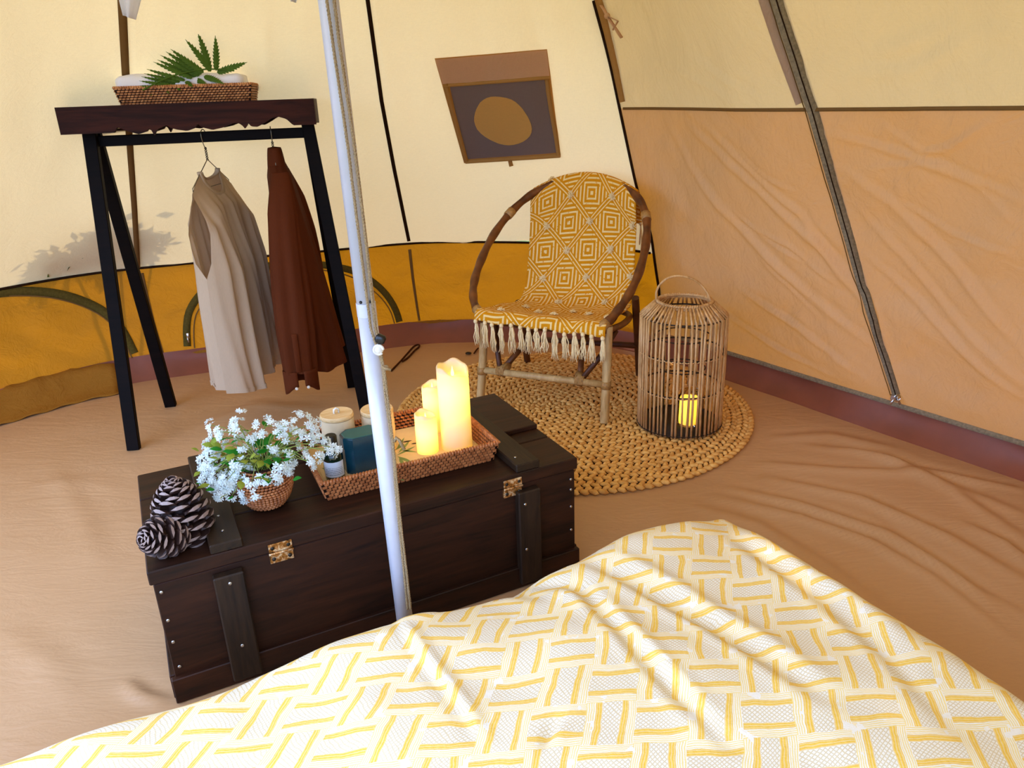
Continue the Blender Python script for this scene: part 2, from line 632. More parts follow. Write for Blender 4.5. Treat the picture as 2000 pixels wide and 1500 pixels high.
def make_throw_mat():
    # mustard throw with printed lattice, nested squares in each diamond
    m, n, l = new_mat('mustard_throw')
    t = NT(n, l)
    uv = t.coord('UV')                    # uv in lattice half-steps
    x, y, _ = t.sep(uv)
    d1 = t.math('ADD', x, y)
    d2 = t.math('SUBTRACT', x, y)

    def cell(d):
        q = t.math('FLOORED_MODULO', d, 2.0)
        return t.math('ABSOLUTE', t.math('SUBTRACT', q, 1.0))   # |e|, 0 centre, 1 on a lattice line
    e1 = cell(d1)
    e2 = cell(d2)
    m1 = t.math('SUBTRACT', 1.0, e1)
    m2 = t.math('SUBTRACT', 1.0, e2)
    mm = t.math('MINIMUM', m1, m2)
    line = t.math('MULTIPLY', t.math('GREATER_THAN', mm, 0.055), t.math('LESS_THAN', mm, 0.115))
    mx = t.math('MULTIPLY', t.math('ADD', e1, e2), 0.5)
    st = t.math('LESS_THAN', t.math('FRACT', t.math('MULTIPLY', mx, 6.0)), 0.40)
    inside = t.math('GREATER_THAN', mm, 0.19)
    sq = t.math('MULTIPLY', st, inside)
    # break the strokes a little, as block print does
    br = t.math('GREATER_THAN', t.noise(uv, 9.0, 3), 0.36)
    w = t.math('MULTIPLY', t.math('MAXIMUM', line, sq), br)
    var = t.noise(uv, 60.0, 3)
    mus = t.mix(var, lin('#c07608'), lin('#e09a16'))
    col = t.mix(w, mus, lin('#f0cf8a'))
    nm = t.bump(t.math('ADD', t.noise(uv, 130.0, 2), t.math('MULTIPLY', w, 0.4)), 0.4, 0.002)
    t.out(t.principled(col, 0.9, 0.1, nm))
    return m


def make_hinge_mat():
    m, n, l = new_mat('rusty_brass')
    t = NT(n, l)
    co = t.coord()
    k = t.noise(co, 90.0, 5, 0.7)
    col = t.ramp(k, [(0.35, lin('#3a2410')), (0.5, lin('#b0702a')), (0.62, lin('#e6cfa6'))])
    t.out(t.principled(col, 0.4, 0.5, t.bump(k, 0.5, 0.001), 0.6))
    return m


def make_label_mat():
    m, n, l = new_mat('paper_label')
    t = NT(n, l)
    uv = t.coord('UV')
    x, y, _ = t.sep(uv)
    row = t.math('FRACT', t.math('MULTIPLY', y, 9.0))
    words = t.noise(t.mapping(uv, (70, 9, 1)), 1.0, 2)
    ink = t.math('MULTIPLY', t.math('MULTIPLY', t.math('GREATER_THAN', row, 0.35), t.math('LESS_THAN', row, 0.7)), t.math('GREATER_THAN', words, 0.42))
    ink = t.math('MULTIPLY', ink, t.math('MULTIPLY', t.math('LESS_THAN', y, 0.62), t.math('GREATER_THAN', y, 0.1)))
    ink = t.math('MULTIPLY', ink, t.math('MULTIPLY', t.math('LESS_THAN', x, 0.9), t.math('GREATER_THAN', x, 0.1)))
    col = t.mix(ink, lin('#c9cdd0'), lin('#55606a'))
    t.out(t.principled(col, 0.6, 0.3))
    return m


def make_wax(name, hexc, trans_hex, trans):
    m, n, l = new_mat(name)
    t = NT(n, l)
    p = t.principled(lin(hexc), 0.45, 0.35)
    tr = t.node('ShaderNodeBsdfTranslucent')
    tr.inputs['Color'].default_value = lin(trans_hex)
    mx = t.node('ShaderNodeMixShader')
    mx.inputs[0].default_value = trans
    l.new(p, mx.inputs[1])
    l.new(tr.outputs[0], mx.inputs[2])
    t.out(mx.outputs[0])
    return m


def make_glass(name):
    m, n, l = new_mat(name)
    t = NT(n, l)
    b = t.node('ShaderNodeBsdfPrincipled')
    b.inputs['Base Color'].default_value = (0.95, 0.95, 0.9, 1)
    b.inputs['Roughness'].default_value = 0.03
    b.inputs['Transmission Weight'].default_value = 1.0
    b.inputs['IOR'].default_value = 1.1
    t.out(b.outputs[0])
    return m


def make_flame():
    m, n, l = new_mat('led_flame')
    t = NT(n, l)
    e = t.node('ShaderNodeEmission')
    e.inputs['Color'].default_value = (1.0, 0.72, 0.10, 1)
    e.inputs['Strength'].default_value = 6.0
    t.out(e.outputs[0])
    return m


M_FLOOR = make_floor_mat()
M_BED = make_bed_mat()
M_THROW = make_throw_mat()
M_HINGE = make_hinge_mat()
M_LABEL = make_label_mat()
M_WAX = make_wax('candle_wax', '#f3e6cf', '#ffe98a', 0.45)
M_GLASS = make_glass('jar_glass')
M_FLAME = make_flame()
M_PAPER = plain('tray_print_paper', '#e8c995', 0.6, 0.25, var=0.05)
M_OLIVE = plain('printed_olive_leaf', '#8fa05a', 0.6, 0.2, var=0.2)
M_OLIVED = plain('printed_dark_mark', '#4a3a28', 0.6, 0.2)

# ================================================================== THE TENT
POLE = V(-0.285, 1.42)
APEX = V(-0.30, 1.42, 2.95)
EAVE = 0.515
LIPZ = 0.10


# polyline ridge heights, shared by floor, door canvas and bedspread
def ridges(X, Y, lines):
    Z = np.zeros_like(X)
    for pts, wid, amp in lines:
        best = np.full_like(X, 1e9)
        side = np.zeros_like(X)
        fall = np.zeros_like(X)
        n = len(pts) - 1
        tot = sum(math.dist(pts[i], pts[i + 1]) for i in range(n))
        acc = 0.0
        for i in range(n):
            a = np.array(pts[i], float)
            b = np.array(pts[i + 1], float)
            d = b - a
            L = math.hypot(*d)
            tt = np.clip(((X - a[0]) * d[0] + (Y - a[1]) * d[1]) / (L * L), 0, 1)
            dx = X - (a[0] + tt * d[0])
            dy = Y - (a[1] + tt * d[1])
            dd = dx * dx + dy * dy
            up = dd < best
            best = np.where(up, dd, best)
            sgn = np.sign(d[0] * dy - d[1] * dx)
            side = np.where(up, sgn, side)
            s = (acc + tt * L) / tot
            fall = np.where(up, np.sin(np.pi * np.clip(s, 0.02, 0.98)) ** 0.6, fall)
            acc += L
        q = np.sqrt(best) * side / wid
        Z += amp * fall * (np.exp(-q * q) - 0.45 * np.exp(-((q - 1.6) ** 2)))
    return Z


def value_noise(X, Y, seed, octaves=3):
    rs = np.random.RandomState(seed)
    out = np.zeros_like(X)
    amp = 1.0
    fr = 1.0
    for o in range(octaves):
        G = rs.rand(64, 64) * 2 - 1
        xi = X * fr
        yi = Y * fr
        x0 = np.floor(xi).astype(int)
        y0 = np.floor(yi).astype(int)
        fx = xi - x0
        fy = yi - y0
        fx = fx * fx * (3 - 2 * fx)
        fy = fy * fy * (3 - 2 * fy)
        g = lambda a, b: G[a % 64, b % 64]
        out += amp * ((g(x0, y0) * (1 - fx) + g(x0 + 1, y0) * fx) * (1 - fy) + (g(x0, y0 + 1) * (1 - fx) + g(x0 + 1, y0 + 1) * fx) * fy)
        amp *= 0.5
        fr *= 2.0
    return out


# --- plan of the tent -----------------------------------------------------
base_back = [at(px, py)[:2] for px, py in ((0, 812), (120, 775), (250, 742), (400, 722), (510, 706), (650, 690), (830, 664), (920, 662), (1050, 662))]
CORNER = V(0.70, 3.53)                                  # where the back wall meets the door side
base_back += [V(0.45, 3.73), CORNER]


def ringpt(deg, r=2.5):
    return V(POLE[0] + r * math.cos(math.radians(deg)), POLE[1] + r * math.sin(math.radians(deg)))


base_left = [ringpt(a) for a in (166, 156, 148)]
BACK = base_left + base_back                               # left edge of the opening -> corner, in order
DA = V(0.959, 3.181, LIPZ)
DB = V(1.633, 2.181, LIPZ)
DL = nrm(DB - DA)                                         # along the door base
DN = V(-DL[1], DL[0], 0)                                 # outward
TILT = math.radians(30)
DU = math.cos(TILT) * V(0, 0, 1) - math.sin(TILT) * DN       # up the leaning canvas at the zip


def tilt_at(s):
    """the canvas is twisted: steep by the back corner, leaning in more by the zip"""
    k = min(1.0, max(0.0, (s + 0.35) / 1.0))
    return math.radians(17 + 13 * k * k * (3 - 2 * k))


def up_at(s):
    a = tilt_at(s)
    return math.cos(a) * V(0, 0, 1) - math.sin(a) * DN


def door(s, t):
    return DA + s * DL + t * up_at(s)


_dn = np.cross(DU, DL)
if np.dot(_dn, V(POLE[0], POLE[1], 1) - DA) < 0:
    _dn = -_dn                                            # inward normal of the door canvas


def door_px(px, py):
    s = 0.7
    for _ in range(14):
        u = up_at(s)
        n = np.cross(u, DL)
        X = at_plane(px, py, DA, n)
        s = 0.5 * s + 0.5 * float(np.dot(X - DA, DL))
    return (s, float(np.dot(X - DA, u)))


# --- floor ----------------------------------------------------------------
def fl(*pts):
    return [tuple(at(px, py)[:2]) for px, py in pts]


floor_ridges = [
    (fl((1430, 955), (1560, 985), (1720, 1040), (1850, 1120), (2010, 1210)), 0.0224, 0.010),
    (fl((1500, 935), (1680, 975), (1850, 1050), (2010, 1140)), 0.0256, 0.011),
    (fl((1400, 970), (1560, 1010), (1700, 1060), (1820, 1130), (1990, 1260)), 0.0224, 0.009),
    (fl((1640, 875), (1760, 905), (1880, 935), (2010, 960)), 0.0208, 0.009),
    (fl((1480, 905), (1650, 920), (1800, 925), (2010, 1010)), 0.0256, 0.008),
    (fl((1560, 870), (1720, 890), (1860, 960), (2010, 1060)), 0.0256, 0.008),
    (fl((1340, 985), (1480, 1025), (1600, 1100), (1760, 1220)), 0.0288, 0.006),
    (fl((1700, 1010), (1840, 1110), (1990, 1230)), 0.0192, 0.007),
    (fl((1480, 860), (1620, 850), (1760, 880)), 0.0320, 0.006),
    (fl((1880, 1020), (1960, 1060), (2050, 1130)), 0.0192, 0.008),
    (fl((90, 900), (150, 1000), (200, 1120)), 0.0400, 0.0022),
    (fl((0, 1230), (80, 1290), (150, 1370)), 0.0400, 0.0022),
    (fl((240, 1330), (280, 1360), (330, 1375)), 0.0160, 0.006),
    (fl((20, 960), (120, 940), (240, 950)), 0.0480, 0.002),
    (fl((350, 850), (500, 790), (620, 800)), 0.0480, 0.004),
]


def inside_plan(x, y):
    P = PLAN
    c = False
    j = len(P) - 1
    for i in range(len(P)):
        if ((P[i][1] > y) != (P[j][1] > y)) and (x < (P[j][0] - P[i][0]) * (y - P[i][1]) / (P[j][1] - P[i][1]) + P[i][0]):
            c = not c
        j = i
    return c


D_END = 2.05
base_right = [tuple((DA + s * DL)[:2] - 0.02 * DN[:2]) for s in (0.0, 1.0, D_END)]
base_front = [tuple(ringpt(a)) for a in (352, 338, 324, 310, 296)]
PLAN = [tuple(p) for p in BACK] + base_right + base_front + [tuple(ringpt(a, 2.6)) for a in (280, 260, 240, 220, 200, 180)]

NX, NY = 400, 420
gx = np.linspace(-3.0, 2.4, NX)
gy = np.linspace(-1.5, 4.0, NY)
GX, GY = np.meshgrid(gx, gy)
GZ = 1.7 * ridges(GX, GY, floor_ridges) + 0.0012 * value_noise(GX * 3 + 5, GY * 3 + 5, 3)
GZ = np.tanh(GZ / 0.03) * 0.03
_clear = np.minimum(1.0, np.maximum(0, (np.hypot(GX - 0.235, GY - 2.835) - 0.74) / 0.08))
GZ = GZ * _clear - 0.001
for _p in (at(262, 878), at(333, 795), at(686, 755), at(722, 830)):
    GZ = GZ * np.clip((np.hypot(GX - _p[0], GY - _p[1]) - 0.05) / 0.08, 0, 1)
fm = MB()
fm.v = [tuple(p) for p in np.stack([GX, GY, GZ], -1).reshape(-1, 3)]
_in = np.array([[inside_plan(x, y) for x in gx] for y in gy])
for j in range(NY - 1):
    for i in range(NX - 1):
        if _in[j, i] or _in[j + 1, i + 1] or _in[j, i + 1] or _in[j + 1, i]:
            fm.f.append((j * NX + i, j * NX + i + 1, (j + 1) * NX + i + 1, (j + 1) * NX + i))
struct(obj('floor', fm, M_FLOOR), 'tan groundsheet floor of the tent, creased on the right', 'floor')

gm = MB()
gm.v = [(-40, -40, -0.03), (40, -40, -0.03), (40, 40, -0.03), (-40, 40, -0.03)]
gm.f = [(0, 1, 2, 3)]
struct(obj('ground', gm, M_GRASS), 'grass lawn the tent stands on', 'ground')


# --- back wall ------------------------------------------------------------
def poly_resample(P, n):
    P = [np.array(p, float) for p in P]
    d = [0]
    for i in range(len(P) - 1):
        d.append(d[-1] + np.linalg.norm(P[i + 1] - P[i]))
    out = []
    for k in range(n):
        s = d[-1] * k / (n - 1)
        i = min(len(P) - 2, max(0, next((q for q in range(len(d) - 1) if d[q + 1] >= s - 1e-9), len(d) - 2)))
        u = (s - d[i]) / max(1e-9, d[i + 1] - d[i])
        out.append(P[i] * (1 - u) + P[i + 1] * u)
    return out


def smooth_poly(P, it=2):
    P = [np.array(p, float) for p in P]
    for _ in range(it):
        Q = [P[0]]
        for i in range(len(P) - 1):
            Q += [P[i] * 0.75 + P[i + 1] * 0.25, P[i] * 0.25 + P[i + 1] * 0.75]
        Q.append(P[-1])
        P = Q
    return P


BACKS = poly_resample(smooth_poly(BACK), 240)


def wall_strip(ring, z0, z1, lean0, lean1, nz, seed, amp):
    mb = MB()
    n = len(ring)
    ss = np.linspace(0, 1, n)
    L = sum(np.linalg.norm(ring[i + 1] - ring[i]) for i in range(n - 1))
    S, Tt = np.meshgrid(ss * L, np.linspace(z0, z1, nz))
    D = amp * (value_noise(S * 5, Tt * 7, seed) + 0.8 * value_noise(S * 3 + Tt * 6, S * 1.0 - Tt * 4, seed + 1)) * np.sin(np.pi * np.clip((Tt - z0) / (z1 - z0), 0, 1)) ** 0.7

    def fn(i, j):
        p = ring[i]
        o = nrm(p - POLE)
        k = j / (nz - 1)
        q = p + o * (lean0 * (1 - k) + lean1 * k + D[j, i])
        z = z0 + (z1 - z0) * k
        if ring is BACKS:
            e = ring[-1] + nrm(ring[-1] - POLE) * (lean0 * (1 - k) + lean1 * k)
            q = pulled(i, q, z, e)
        return (q[0], q[1], z)
    return mb.grid(n, nz, fn)


edge_px = ((1281, 520), (1272, 450), (1252, 390), (1243, 360), (1228, 290), (1210, 205), (1190, 110), (1160, 0))
edge_st = [door_px(*p) for p in edge_px]


def edge_s(t):
    pts = [(-0.44, -0.05), (edge_st[0][0] - 0.01, edge_st[0][1] * 0.5)] + [(s, tt) for s, tt in edge_st] + [(edge_st[-1][0] + 0.10, 2.2)]
    pts = sorted(pts, key=lambda q: q[1])
    return float(np.interp(t, [q[1] for q in pts], [q[0] for q in pts]))


DTOP = 2.05
EDGE = [V(0.70, 3.53, LIPZ), door(edge_st[0][0] - 0.01, edge_st[0][1] * 0.5)] + [door(s, t) for s, t in edge_st] + [door(edge_s(DTOP), DTOP), APEX]


def edge_at_z(z):
    for i in range(len(EDGE) - 1):
        if EDGE[i][2] <= z <= EDGE[i + 1][2]:
            u = (z - EDGE[i][2]) / (EDGE[i + 1][2] - EDGE[i][2])
            return EDGE[i] * (1 - u) + EDGE[i + 1] * u
    return EDGE[-1] if z > 1 else EDGE[0]


PULL0 = 150                                              # ring index from which the wall leans to the corner piping


def pulled(i, q, z, end):
    if i <= PULL0:
        return q
    u = (i - PULL0) / (len(BACKS) - 1 - PULL0)
    d = edge_at_z(z)[:2] - end
    return q + d * u ** 1.6


wall = struct(obj('wall_back', wall_strip(BACKS, LIPZ - 0.02, EAVE, 0.02, 0.05, 24, 11, 0.011), M_WALL), 'low ochre canvas wall around the back of the tent', 'wall')


def lip_strip(ring, inward, hgt, out_top, nz=7, seed=21):
    mb = MB()
    n = len(ring)

    def fn(i, j):
        p = ring[i]
        o = inward(p)
        k = j / (nz - 1)
        w = 0.008 * math.sin(i * 0.21) + 0.006 * math.sin(i * 0.077 + 2)
        ins = 0.055 * (1 - k) ** 2.2
        return (p[0] + o[0] * (ins + w * math.sin(math.pi * k) - out_top * k), p[1] + o[1] * (ins + w * math.sin(math.pi * k) - out_top * k), -0.004 + (hgt + 0.010) * k)
    return mb.grid(n, nz, fn)


struct(obj('baseboard_back', lip_strip(BACKS, lambda p: nrm(POLE - p), LIPZ, 0.02), M_LIP), 'red-brown groundsheet upstand below the ochre back wall', 'skirting')
door_ring = poly_resample([V(0.70, 3.53), (DA - 0.3 * DL)[:2], (DA + D_END * DL)[:2]], 160)
struct(obj('baseboard_right', lip_strip(door_ring, lambda p: -DN[:2], LIPZ, 0.0), M_LIP), 'red-brown groundsheet upstand along the door side', 'skirting')

# --- roof: three panels between seams --------------------------------------
_eend = BACKS[-1] + nrm(BACKS[-1] - POLE) * 0.05
EBACK = [V(*pulled(i, p + nrm(p - POLE) * 0.05, EAVE, _eend), EAVE) for i, p in enumerate(BACKS)]


def eave_index(px, py):
    best = None
    for i, p in enumerate(EBACK):
        d = np.dot(p - V(0, 0, CAM_H), _f)
        if d <= 0:
            continue
        qx = 1000 + FPX * np.dot(p - V(0, 0, CAM_H), _r) / d
        if best is None or abs(qx - px) < best[0]:
            best = (abs(qx - px), i)
    return best[1]


I_S0 = eave_index(268, 512)
I_S1 = eave_index(799, 484)


def roof_patch(i0, i1, right_edge=False, nu=None, nv=70, seed=31, amp=0.008):
    nu = nu or (i1 - i0 + 1)
    mb = MB()
    S, T = np.meshgrid(np.linspace(0, 1, nu), np.linspace(0, 1, nv))
    D = amp * (value_noise(S * 6, T * 5, seed) + 0.7 * value_noise(S * 9 + T * 3, T * 8, seed + 1)) * np.sin(np.pi * S) ** 0.5

    def fn(i, j):
        k = j / (nv - 1)
        u = i / (nu - 1)
        z = EAVE + (APEX[2] - EAVE) * k
        fi = i0 + (i1 - i0) * u
        a = int(min(fi, i1 - 1e-6))
        e = EBACK[a] * (1 - (fi - a)) + EBACK[min(a + 1, len(EBACK) - 1)] * (fi - a)
        p = e * (1 - k) + APEX * k
        if right_edge:
            L = EBACK[i0] * (1 - k) + APEX * k
            Rr = EBACK[i1] * (1 - k) + APEX * k
            p = p + (edge_at_z(z) - Rr) * u ** 1.2
        o = np.append(nrm(p[:2] - POLE), 0.9)
        sag = 0.02 * math.sin(math.pi * min(1, k * 1.1)) * 0.5
        return p + nrm(o) * (D[j, i] + sag * math.sin(math.pi * u))
    return mb.grid(nu, nv, fn)


NB_ = len(EBACK) - 1
roof_meshes = []
for k, (a, b, re) in enumerate(((0, I_S0, False), (I_S0, I_S1, False), (I_S1, NB_, True))):
    mb = roof_patch(a, b, re, nu=60, seed=31 + 5 * k)
    roof_meshes.append(mb)
    struct(obj('ceiling', mb, M_ROOF), ('pale canvas roof panel left of the clothes rack seam', 'pale canvas roof panel between the two dark seams', 'pale canvas roof panel carrying the brown window')[k], 'ceiling')

# rest of the shell, behind the camera's right shoulder and over its head
RING_R = [(DA + s * DL)[:2] for s in np.linspace(D_END, D_END, 1)] + [ringpt(a) for a in range(352, 290, -6)]
RING_R = poly_resample([np.array(p) for p in RING_R], 40)
struct(obj('wall_front', wall_strip(RING_R, 0.0, EAVE, 0.0, 0.03, 8, 51, 0.004), M_WALL), 'low ochre canvas wall behind the bed', 'wall')
mb = MB()
ERIGHT = [V(*(p + nrm(p - POLE) * 0.03), EAVE) for p in RING_R]
mb.grid(len(ERIGHT), 12, lambda i, j: ERIGHT[i] * (1 - j / 11) + APEX * (j / 11))
struct(obj('ceiling', mb, M_ROOF), 'pale canvas roof panel above the bed', 'ceiling')
# roof above the open doorway
mb = MB()
EOPEN = [V(*ringpt(a, 1.35), EAVE + (APEX[2] - EAVE) * (1 - 1.35 / 2.5)) for a in range(166, 297, 5)]
mb.grid(len(EOPEN), 8, lambda i, j: EOPEN[i] * (1 - j / 7) + APEX * (j / 7))
struct(obj('ceiling', mb, M_ROOF), 'pale canvas roof panel above the open entrance', 'ceiling')

_top = [door(edge_s(DTOP) + (D_END - edge_s(DTOP)) * i / 19, DTOP) for i in range(20)]
mb = MB()
mb.grid(20, 6, lambda i, j: _top[i] * (1 - j / 5) + APEX * (j / 5))
struct(obj('ceiling', mb, M_ROOF), 'pale canvas roof panel above the door side', 'ceiling')
mb = MB()
_dr = [door(D_END, 2.05 * j / 11) for j in range(12)] + [door(D_END, 2.05) * (1 - k / 5) + APEX * (k / 5) for k in range(1, 6)]
_er = [V(*RING_R[0], EAVE * j / 3) for j in range(3)] + [ERIGHT[0] * (1 - k / 13) + APEX * (k / 13) for k in range(14)]
mb.grid(2, 17, lambda i, j: _dr[j] if i == 0 else _er[j])
struct(obj('ceiling', mb, M_ROOF), 'pale canvas gusset at the right end of the door side', 'ceiling')

# --- door side: leaning canvas, upper and lower cloth, wrinkled ------------

def dpx(*pts):
    return [door_px(a, b) for a, b in pts]


door_ridges = [
    (dpx((1330, 235), (1400, 300), (1480, 370), (1600, 480), (1700, 600), (1740, 700)), 0.020, 0.012),
    (dpx((1380, 250), (1470, 340), (1560, 420), (1660, 560)), 0.016, 0.010),
    (dpx((1300, 240), (1350, 330), (1440, 440), (1560, 560), (1720, 690)), 0.022, 0.010),
    (dpx((1620, 260), (1720, 290), (1850, 330), (2010, 400)), 0.012, 0.008),
    (dpx((1640, 330), (1740, 400), (1860, 520), (2010, 700)), 0.016, 0.011),
    (dpx((1660, 400), (1760, 500), (1880, 640), (2010, 760)), 0.014, 0.009),
    (dpx((1690, 500), (1800, 600), (1920, 720), (2010, 790)), 0.014, 0.010),
    (dpx((1640, 560), (1540, 480), (1430, 420)), 0.010, 0.007),
    (dpx((1430, 290), (1500, 350), (1560, 380)), 0.008, 0.006),
    (dpx((1440, 560), (1560, 640), (1690, 740)), 0.018, 0.010),
    (dpx((1400, 600), (1520, 680), (1640, 740)), 0.014, 0.008),
    (dpx((1480, 500), (1540, 560), (1600, 620)), 0.008, 0.006),
    (dpx((1420, 400), (1500, 470), (1620, 540)), 0.008, 0.005),
    (dpx((1720, 240), (1800, 300), (1850, 290), (1960, 220)), 0.009, 0.006),
    (dpx((1700, 330), (1800, 320), (1900, 360), (2000, 450)), 0.009, 0.006),
    (dpx((1750, 330), (1760, 400), (1860, 460), (1990, 500)), 0.010, 0.006),
    (dpx((1330, 100), (1400, 150), (1500, 200)), 0.012, 0.006),
    (dpx((1280, 120), (1380, 170), (1440, 205)), 0.012, 0.006),
    (dpx((1700, 110), (1800, 80), (1900, 40)), 0.02, 0.006),
    (dpx((1650, 150), (1780, 140), (1900, 70), (2000, 60)), 0.02, 0.006),
]


SEAM_Z = float(door(*door_px(1590, 213))[2])


def seam_t(s):
    return (SEAM_Z - LIPZ) / math.cos(tilt_at(s))


def door_patch(lower, nv, seed):
    nu = 260
    mb = MB()
    Sx = np.zeros((nv, nu))
    Tx = np.zeros((nv, nu))
    for j in range(nv):
        k = j / (nv - 1)
        for i in range(nu):
            t_ = (k if lower else k) * 1.0
            s_ = 0.3
            tt = 0.0
            for _ in range(3):
                ts = seam_t(s_)
                tt = ts * k if lower else ts + (DTOP - ts) * k
                s0_ = edge_s(tt)
                s_ = s0_ + (D_END - s0_) * (i / (nu - 1))
            Sx[j, i] = s_
            Tx[j, i] = tt
    D = ridges(Sx, Tx, door_ridges) + 0.010 * value_noise(Sx * 3.0 + Tx * 2.0, Tx * 3.0 - Sx * 2.0, seed) + 0.003 * value_noise(Sx * 9.0 + Tx * 6, Tx * 6.0 - 3 * Sx, seed + 3)
    D *= np.clip((Sx - Sx[:, :1]) / 0.06, 0, 1) * np.clip(Tx / 0.08, 0, 1)
    mb.v = [tuple(door(Sx[j, i], Tx[j, i] - (0.02 if lower and j == 0 else 0)) + _dn * D[j, i]) for j in range(nv) for i in range(nu)]
    for j in range(nv - 1):
        for i in range(nu - 1):
            mb.f.append((j * nu + i, j * nu + i + 1, (j + 1) * nu + i + 1, (j + 1) * nu + i))
    return mb


wr = thing('wall_right', 'leaning canvas door side with a zip down its middle', 'wall')
wr['kind'] = 'structure'
dl_mb = door_patch(True, 130, 61)
du_mb = door_patch(False, 90, 61)
obj('lower_canvas', dl_mb, M_DOORL, wr)
obj('upper_canvas', du_mb, M_DOORU, wr)


def bvh_of(*mbs):
    vs = []
    fs = []
    for mb in mbs:
        o = len(vs)
        vs += [Vector(v) for v in mb.v]
        fs += [tuple(i + o for i in f) for f in mb.f]
    return BVHTree.FromPolygons(vs, fs)


BV_DOOR = bvh_of(dl_mb, du_mb)
BV_ROOF = bvh_of(*roof_meshes)
_wm = MB()
_wm.v = [tuple(v.co) for v in wall.data.vertices]
_wm.f = [tuple(p.vertices) for p in wall.data.polygons]
BV_WALL = bvh_of(_wm)


def hit(bv, px, py, off=0.004):
    d = Vector(ray(px, py)).normalized()
    loc, n, i, dist = bv.ray_cast(Vector((0, 0, CAM_H)), d)
    if loc is None:
        return None
    if n.dot(d) > 0:
        n = -n
    return np.array(loc + n * off)


def ribbon(bv, pts, w0, w1, off=0.004, sub=14, thick=0.0015):
    """fabric tape lying on a canvas; pts pixel polyline, widths in metres, offset across"""
    P = poly_resample([V(*p) for p in pts], sub)
    Q = [hit(bv, p[0], p[1], off) for p in P]
    Q = [q for q in Q if q is not None]
    mb = MB()
    vs = []
    n = len(Q)
    for i in range(n):
        t = nrm(Q[min(i + 1, n - 1)] - Q[max(i - 1, 0)])
        look = nrm(Q[i] - V(0, 0, CAM_H))
        b = nrm(np.cross(t, look))
        nn = nrm(np.cross(b, t))
        if np.dot(nn, look) > 0:
            nn = -nn
        w = w0 + (w1 - w0) * i / max(1, n - 1)
        vs += [Q[i] - b * w / 2, Q[i] - b * w / 2 + nn * thick, Q[i] + b * w / 2 + nn * thick, Q[i] + b * w / 2]
    fs = []
    for i in range(n - 1):
        a = i * 4
        for k in range(4):
            l = (k + 1) % 4
            fs.append((a + k, a + l, a + 4 + l, a + 4 + k))
    return mb.add(vs, fs)


def quadsheet(bv, q, off=0.006, n=14, m=14, fn=None, solid=0.002):
    """cloth patch on a canvas; q four pixel corners TL TR BR BL"""
    q = [V(*p) for p in q]

    def f(i, j):
        u, v = i / (n - 1), j / (m - 1)
        p = (q[0] * (1 - u) + q[1] * u) * (1 - v) + (q[3] * (1 - u) + q[2] * u) * v
        return hit(bv, p[0], p[1], off)
    return MB().grid(n, m, f)


# door details


def to_px(p):
    v = p - V(0, 0, CAM_H)
    d = np.dot(v, _f)
    return (1000 + FPX * np.dot(v, _r) / d, 750 - FPX * np.dot(v, _u) / d)


seam_px = [to_px(door(s_, seam_t(s_))) for s_ in np.linspace(edge_s(seam_t(-0.3)) + 0.02, D_END - 0.03, 60)]
hem_px = [to_px(door(s_, 0.012)) for s_ in np.linspace(-0.30, D_END - 0.03, 60)]
obj('cross_seam', ribbon(BV_DOOR, seam_px, 0.010, 0.010, 0.003, 90), M_SEAM, wr)
obj('zip_tape', ribbon(BV_DOOR, ((1512, -30), (1550, 90), (1590, 214), (1640, 390), (1690, 570), (1752, 768)), 0.034, 0.026, 0.006, 50, 0.003), M_ZIP, wr)
zt = obj('zip_teeth', ribbon(BV_DOOR, ((1512, -30), (1550, 90), (1590, 214), (1640, 390), (1690, 570), (1752, 768)), 0.0035, 0.003, 0.0095, 50, 0.002), M_SEAMD, wr)
obj('stitch_line', ribbon(BV_DOOR, ((1498, -30), (1536, 90), (1577, 214), (1627, 390), (1679, 570), (1742, 768)), 0.003, 0.003, 0.010, 50, 0.001), M_SEAM, wr)
obj('zip_shade_flap', ribbon(BV_DOOR, ((1492, -30), (1528, 90), (1566, 200)), 0.045, 0.03, 0.003, 30, 0.001), M_DOORL, wr)
zp = hit(BV_DOOR, 1751, 772, 0.012)
sl = MB()
sl.box(zp, (0.028, 0.012, 0.024), 0.003, Matrix.Rotation(-0.95, 3, 'Z'))
sl.box(zp + V(-0.012, -0.012, -0.008), (0.008, 0.006, 0.03), 0.002, Matrix.Rotation(0.5, 3, 'Y'))
sl.box(zp + V(0.010, -0.014, -0.010), (0.008, 0.006, 0.026), 0.002, Matrix.Rotation(-0.5, 3, 'Y'))
sl.tube([zp + V(0.012 * math.cos(a), -0.016, 0.006 + 0.012 * math.sin(a)) for a in np.linspace(0, 6.0, 12)], 0.0022, 6)
obj('zip_slider', sl, M_METAL, wr, auto=40)
obj('edge_band', ribbon(BV_DOOR, ((1172, -10), (1190, 60), (1205, 130), (1218, 198)), 0.040, 0.026, 0.006, 24), M_BORDER, wr)
tie = MB()
t0 = hit(BV_DOOR, 1180, 8, 0.015)
t1 = hit(BV_DOOR, 1196, 28, 0.025)
t2 = hit(BV_DOOR, 1222, 70, 0.02)
t3 = hit(BV_DOOR, 1204, 45, 0.02)
tie.tube([t0, (t0 + t1) / 2 + V(0, -0.01, 0), t1, (t1 + t2) / 2, t2], 0.008, 6, flat=0.3)
tie.tube([t1, t3 + V(0.02, -0.01, 0.01), t3 + V(0.0, -0.01, -0.02)], 0.008, 6, flat=0.3)
tie.ball(t1, 0.012, 8, 6)
obj('tie_strap', tie, M_TAUPE, wr)
# bottom hem of the door canvas
obj('hem_tape', ribbon(BV_DOOR, hem_px, 0.022, 0.022, 0.004, 90), M_ZIP, wr)

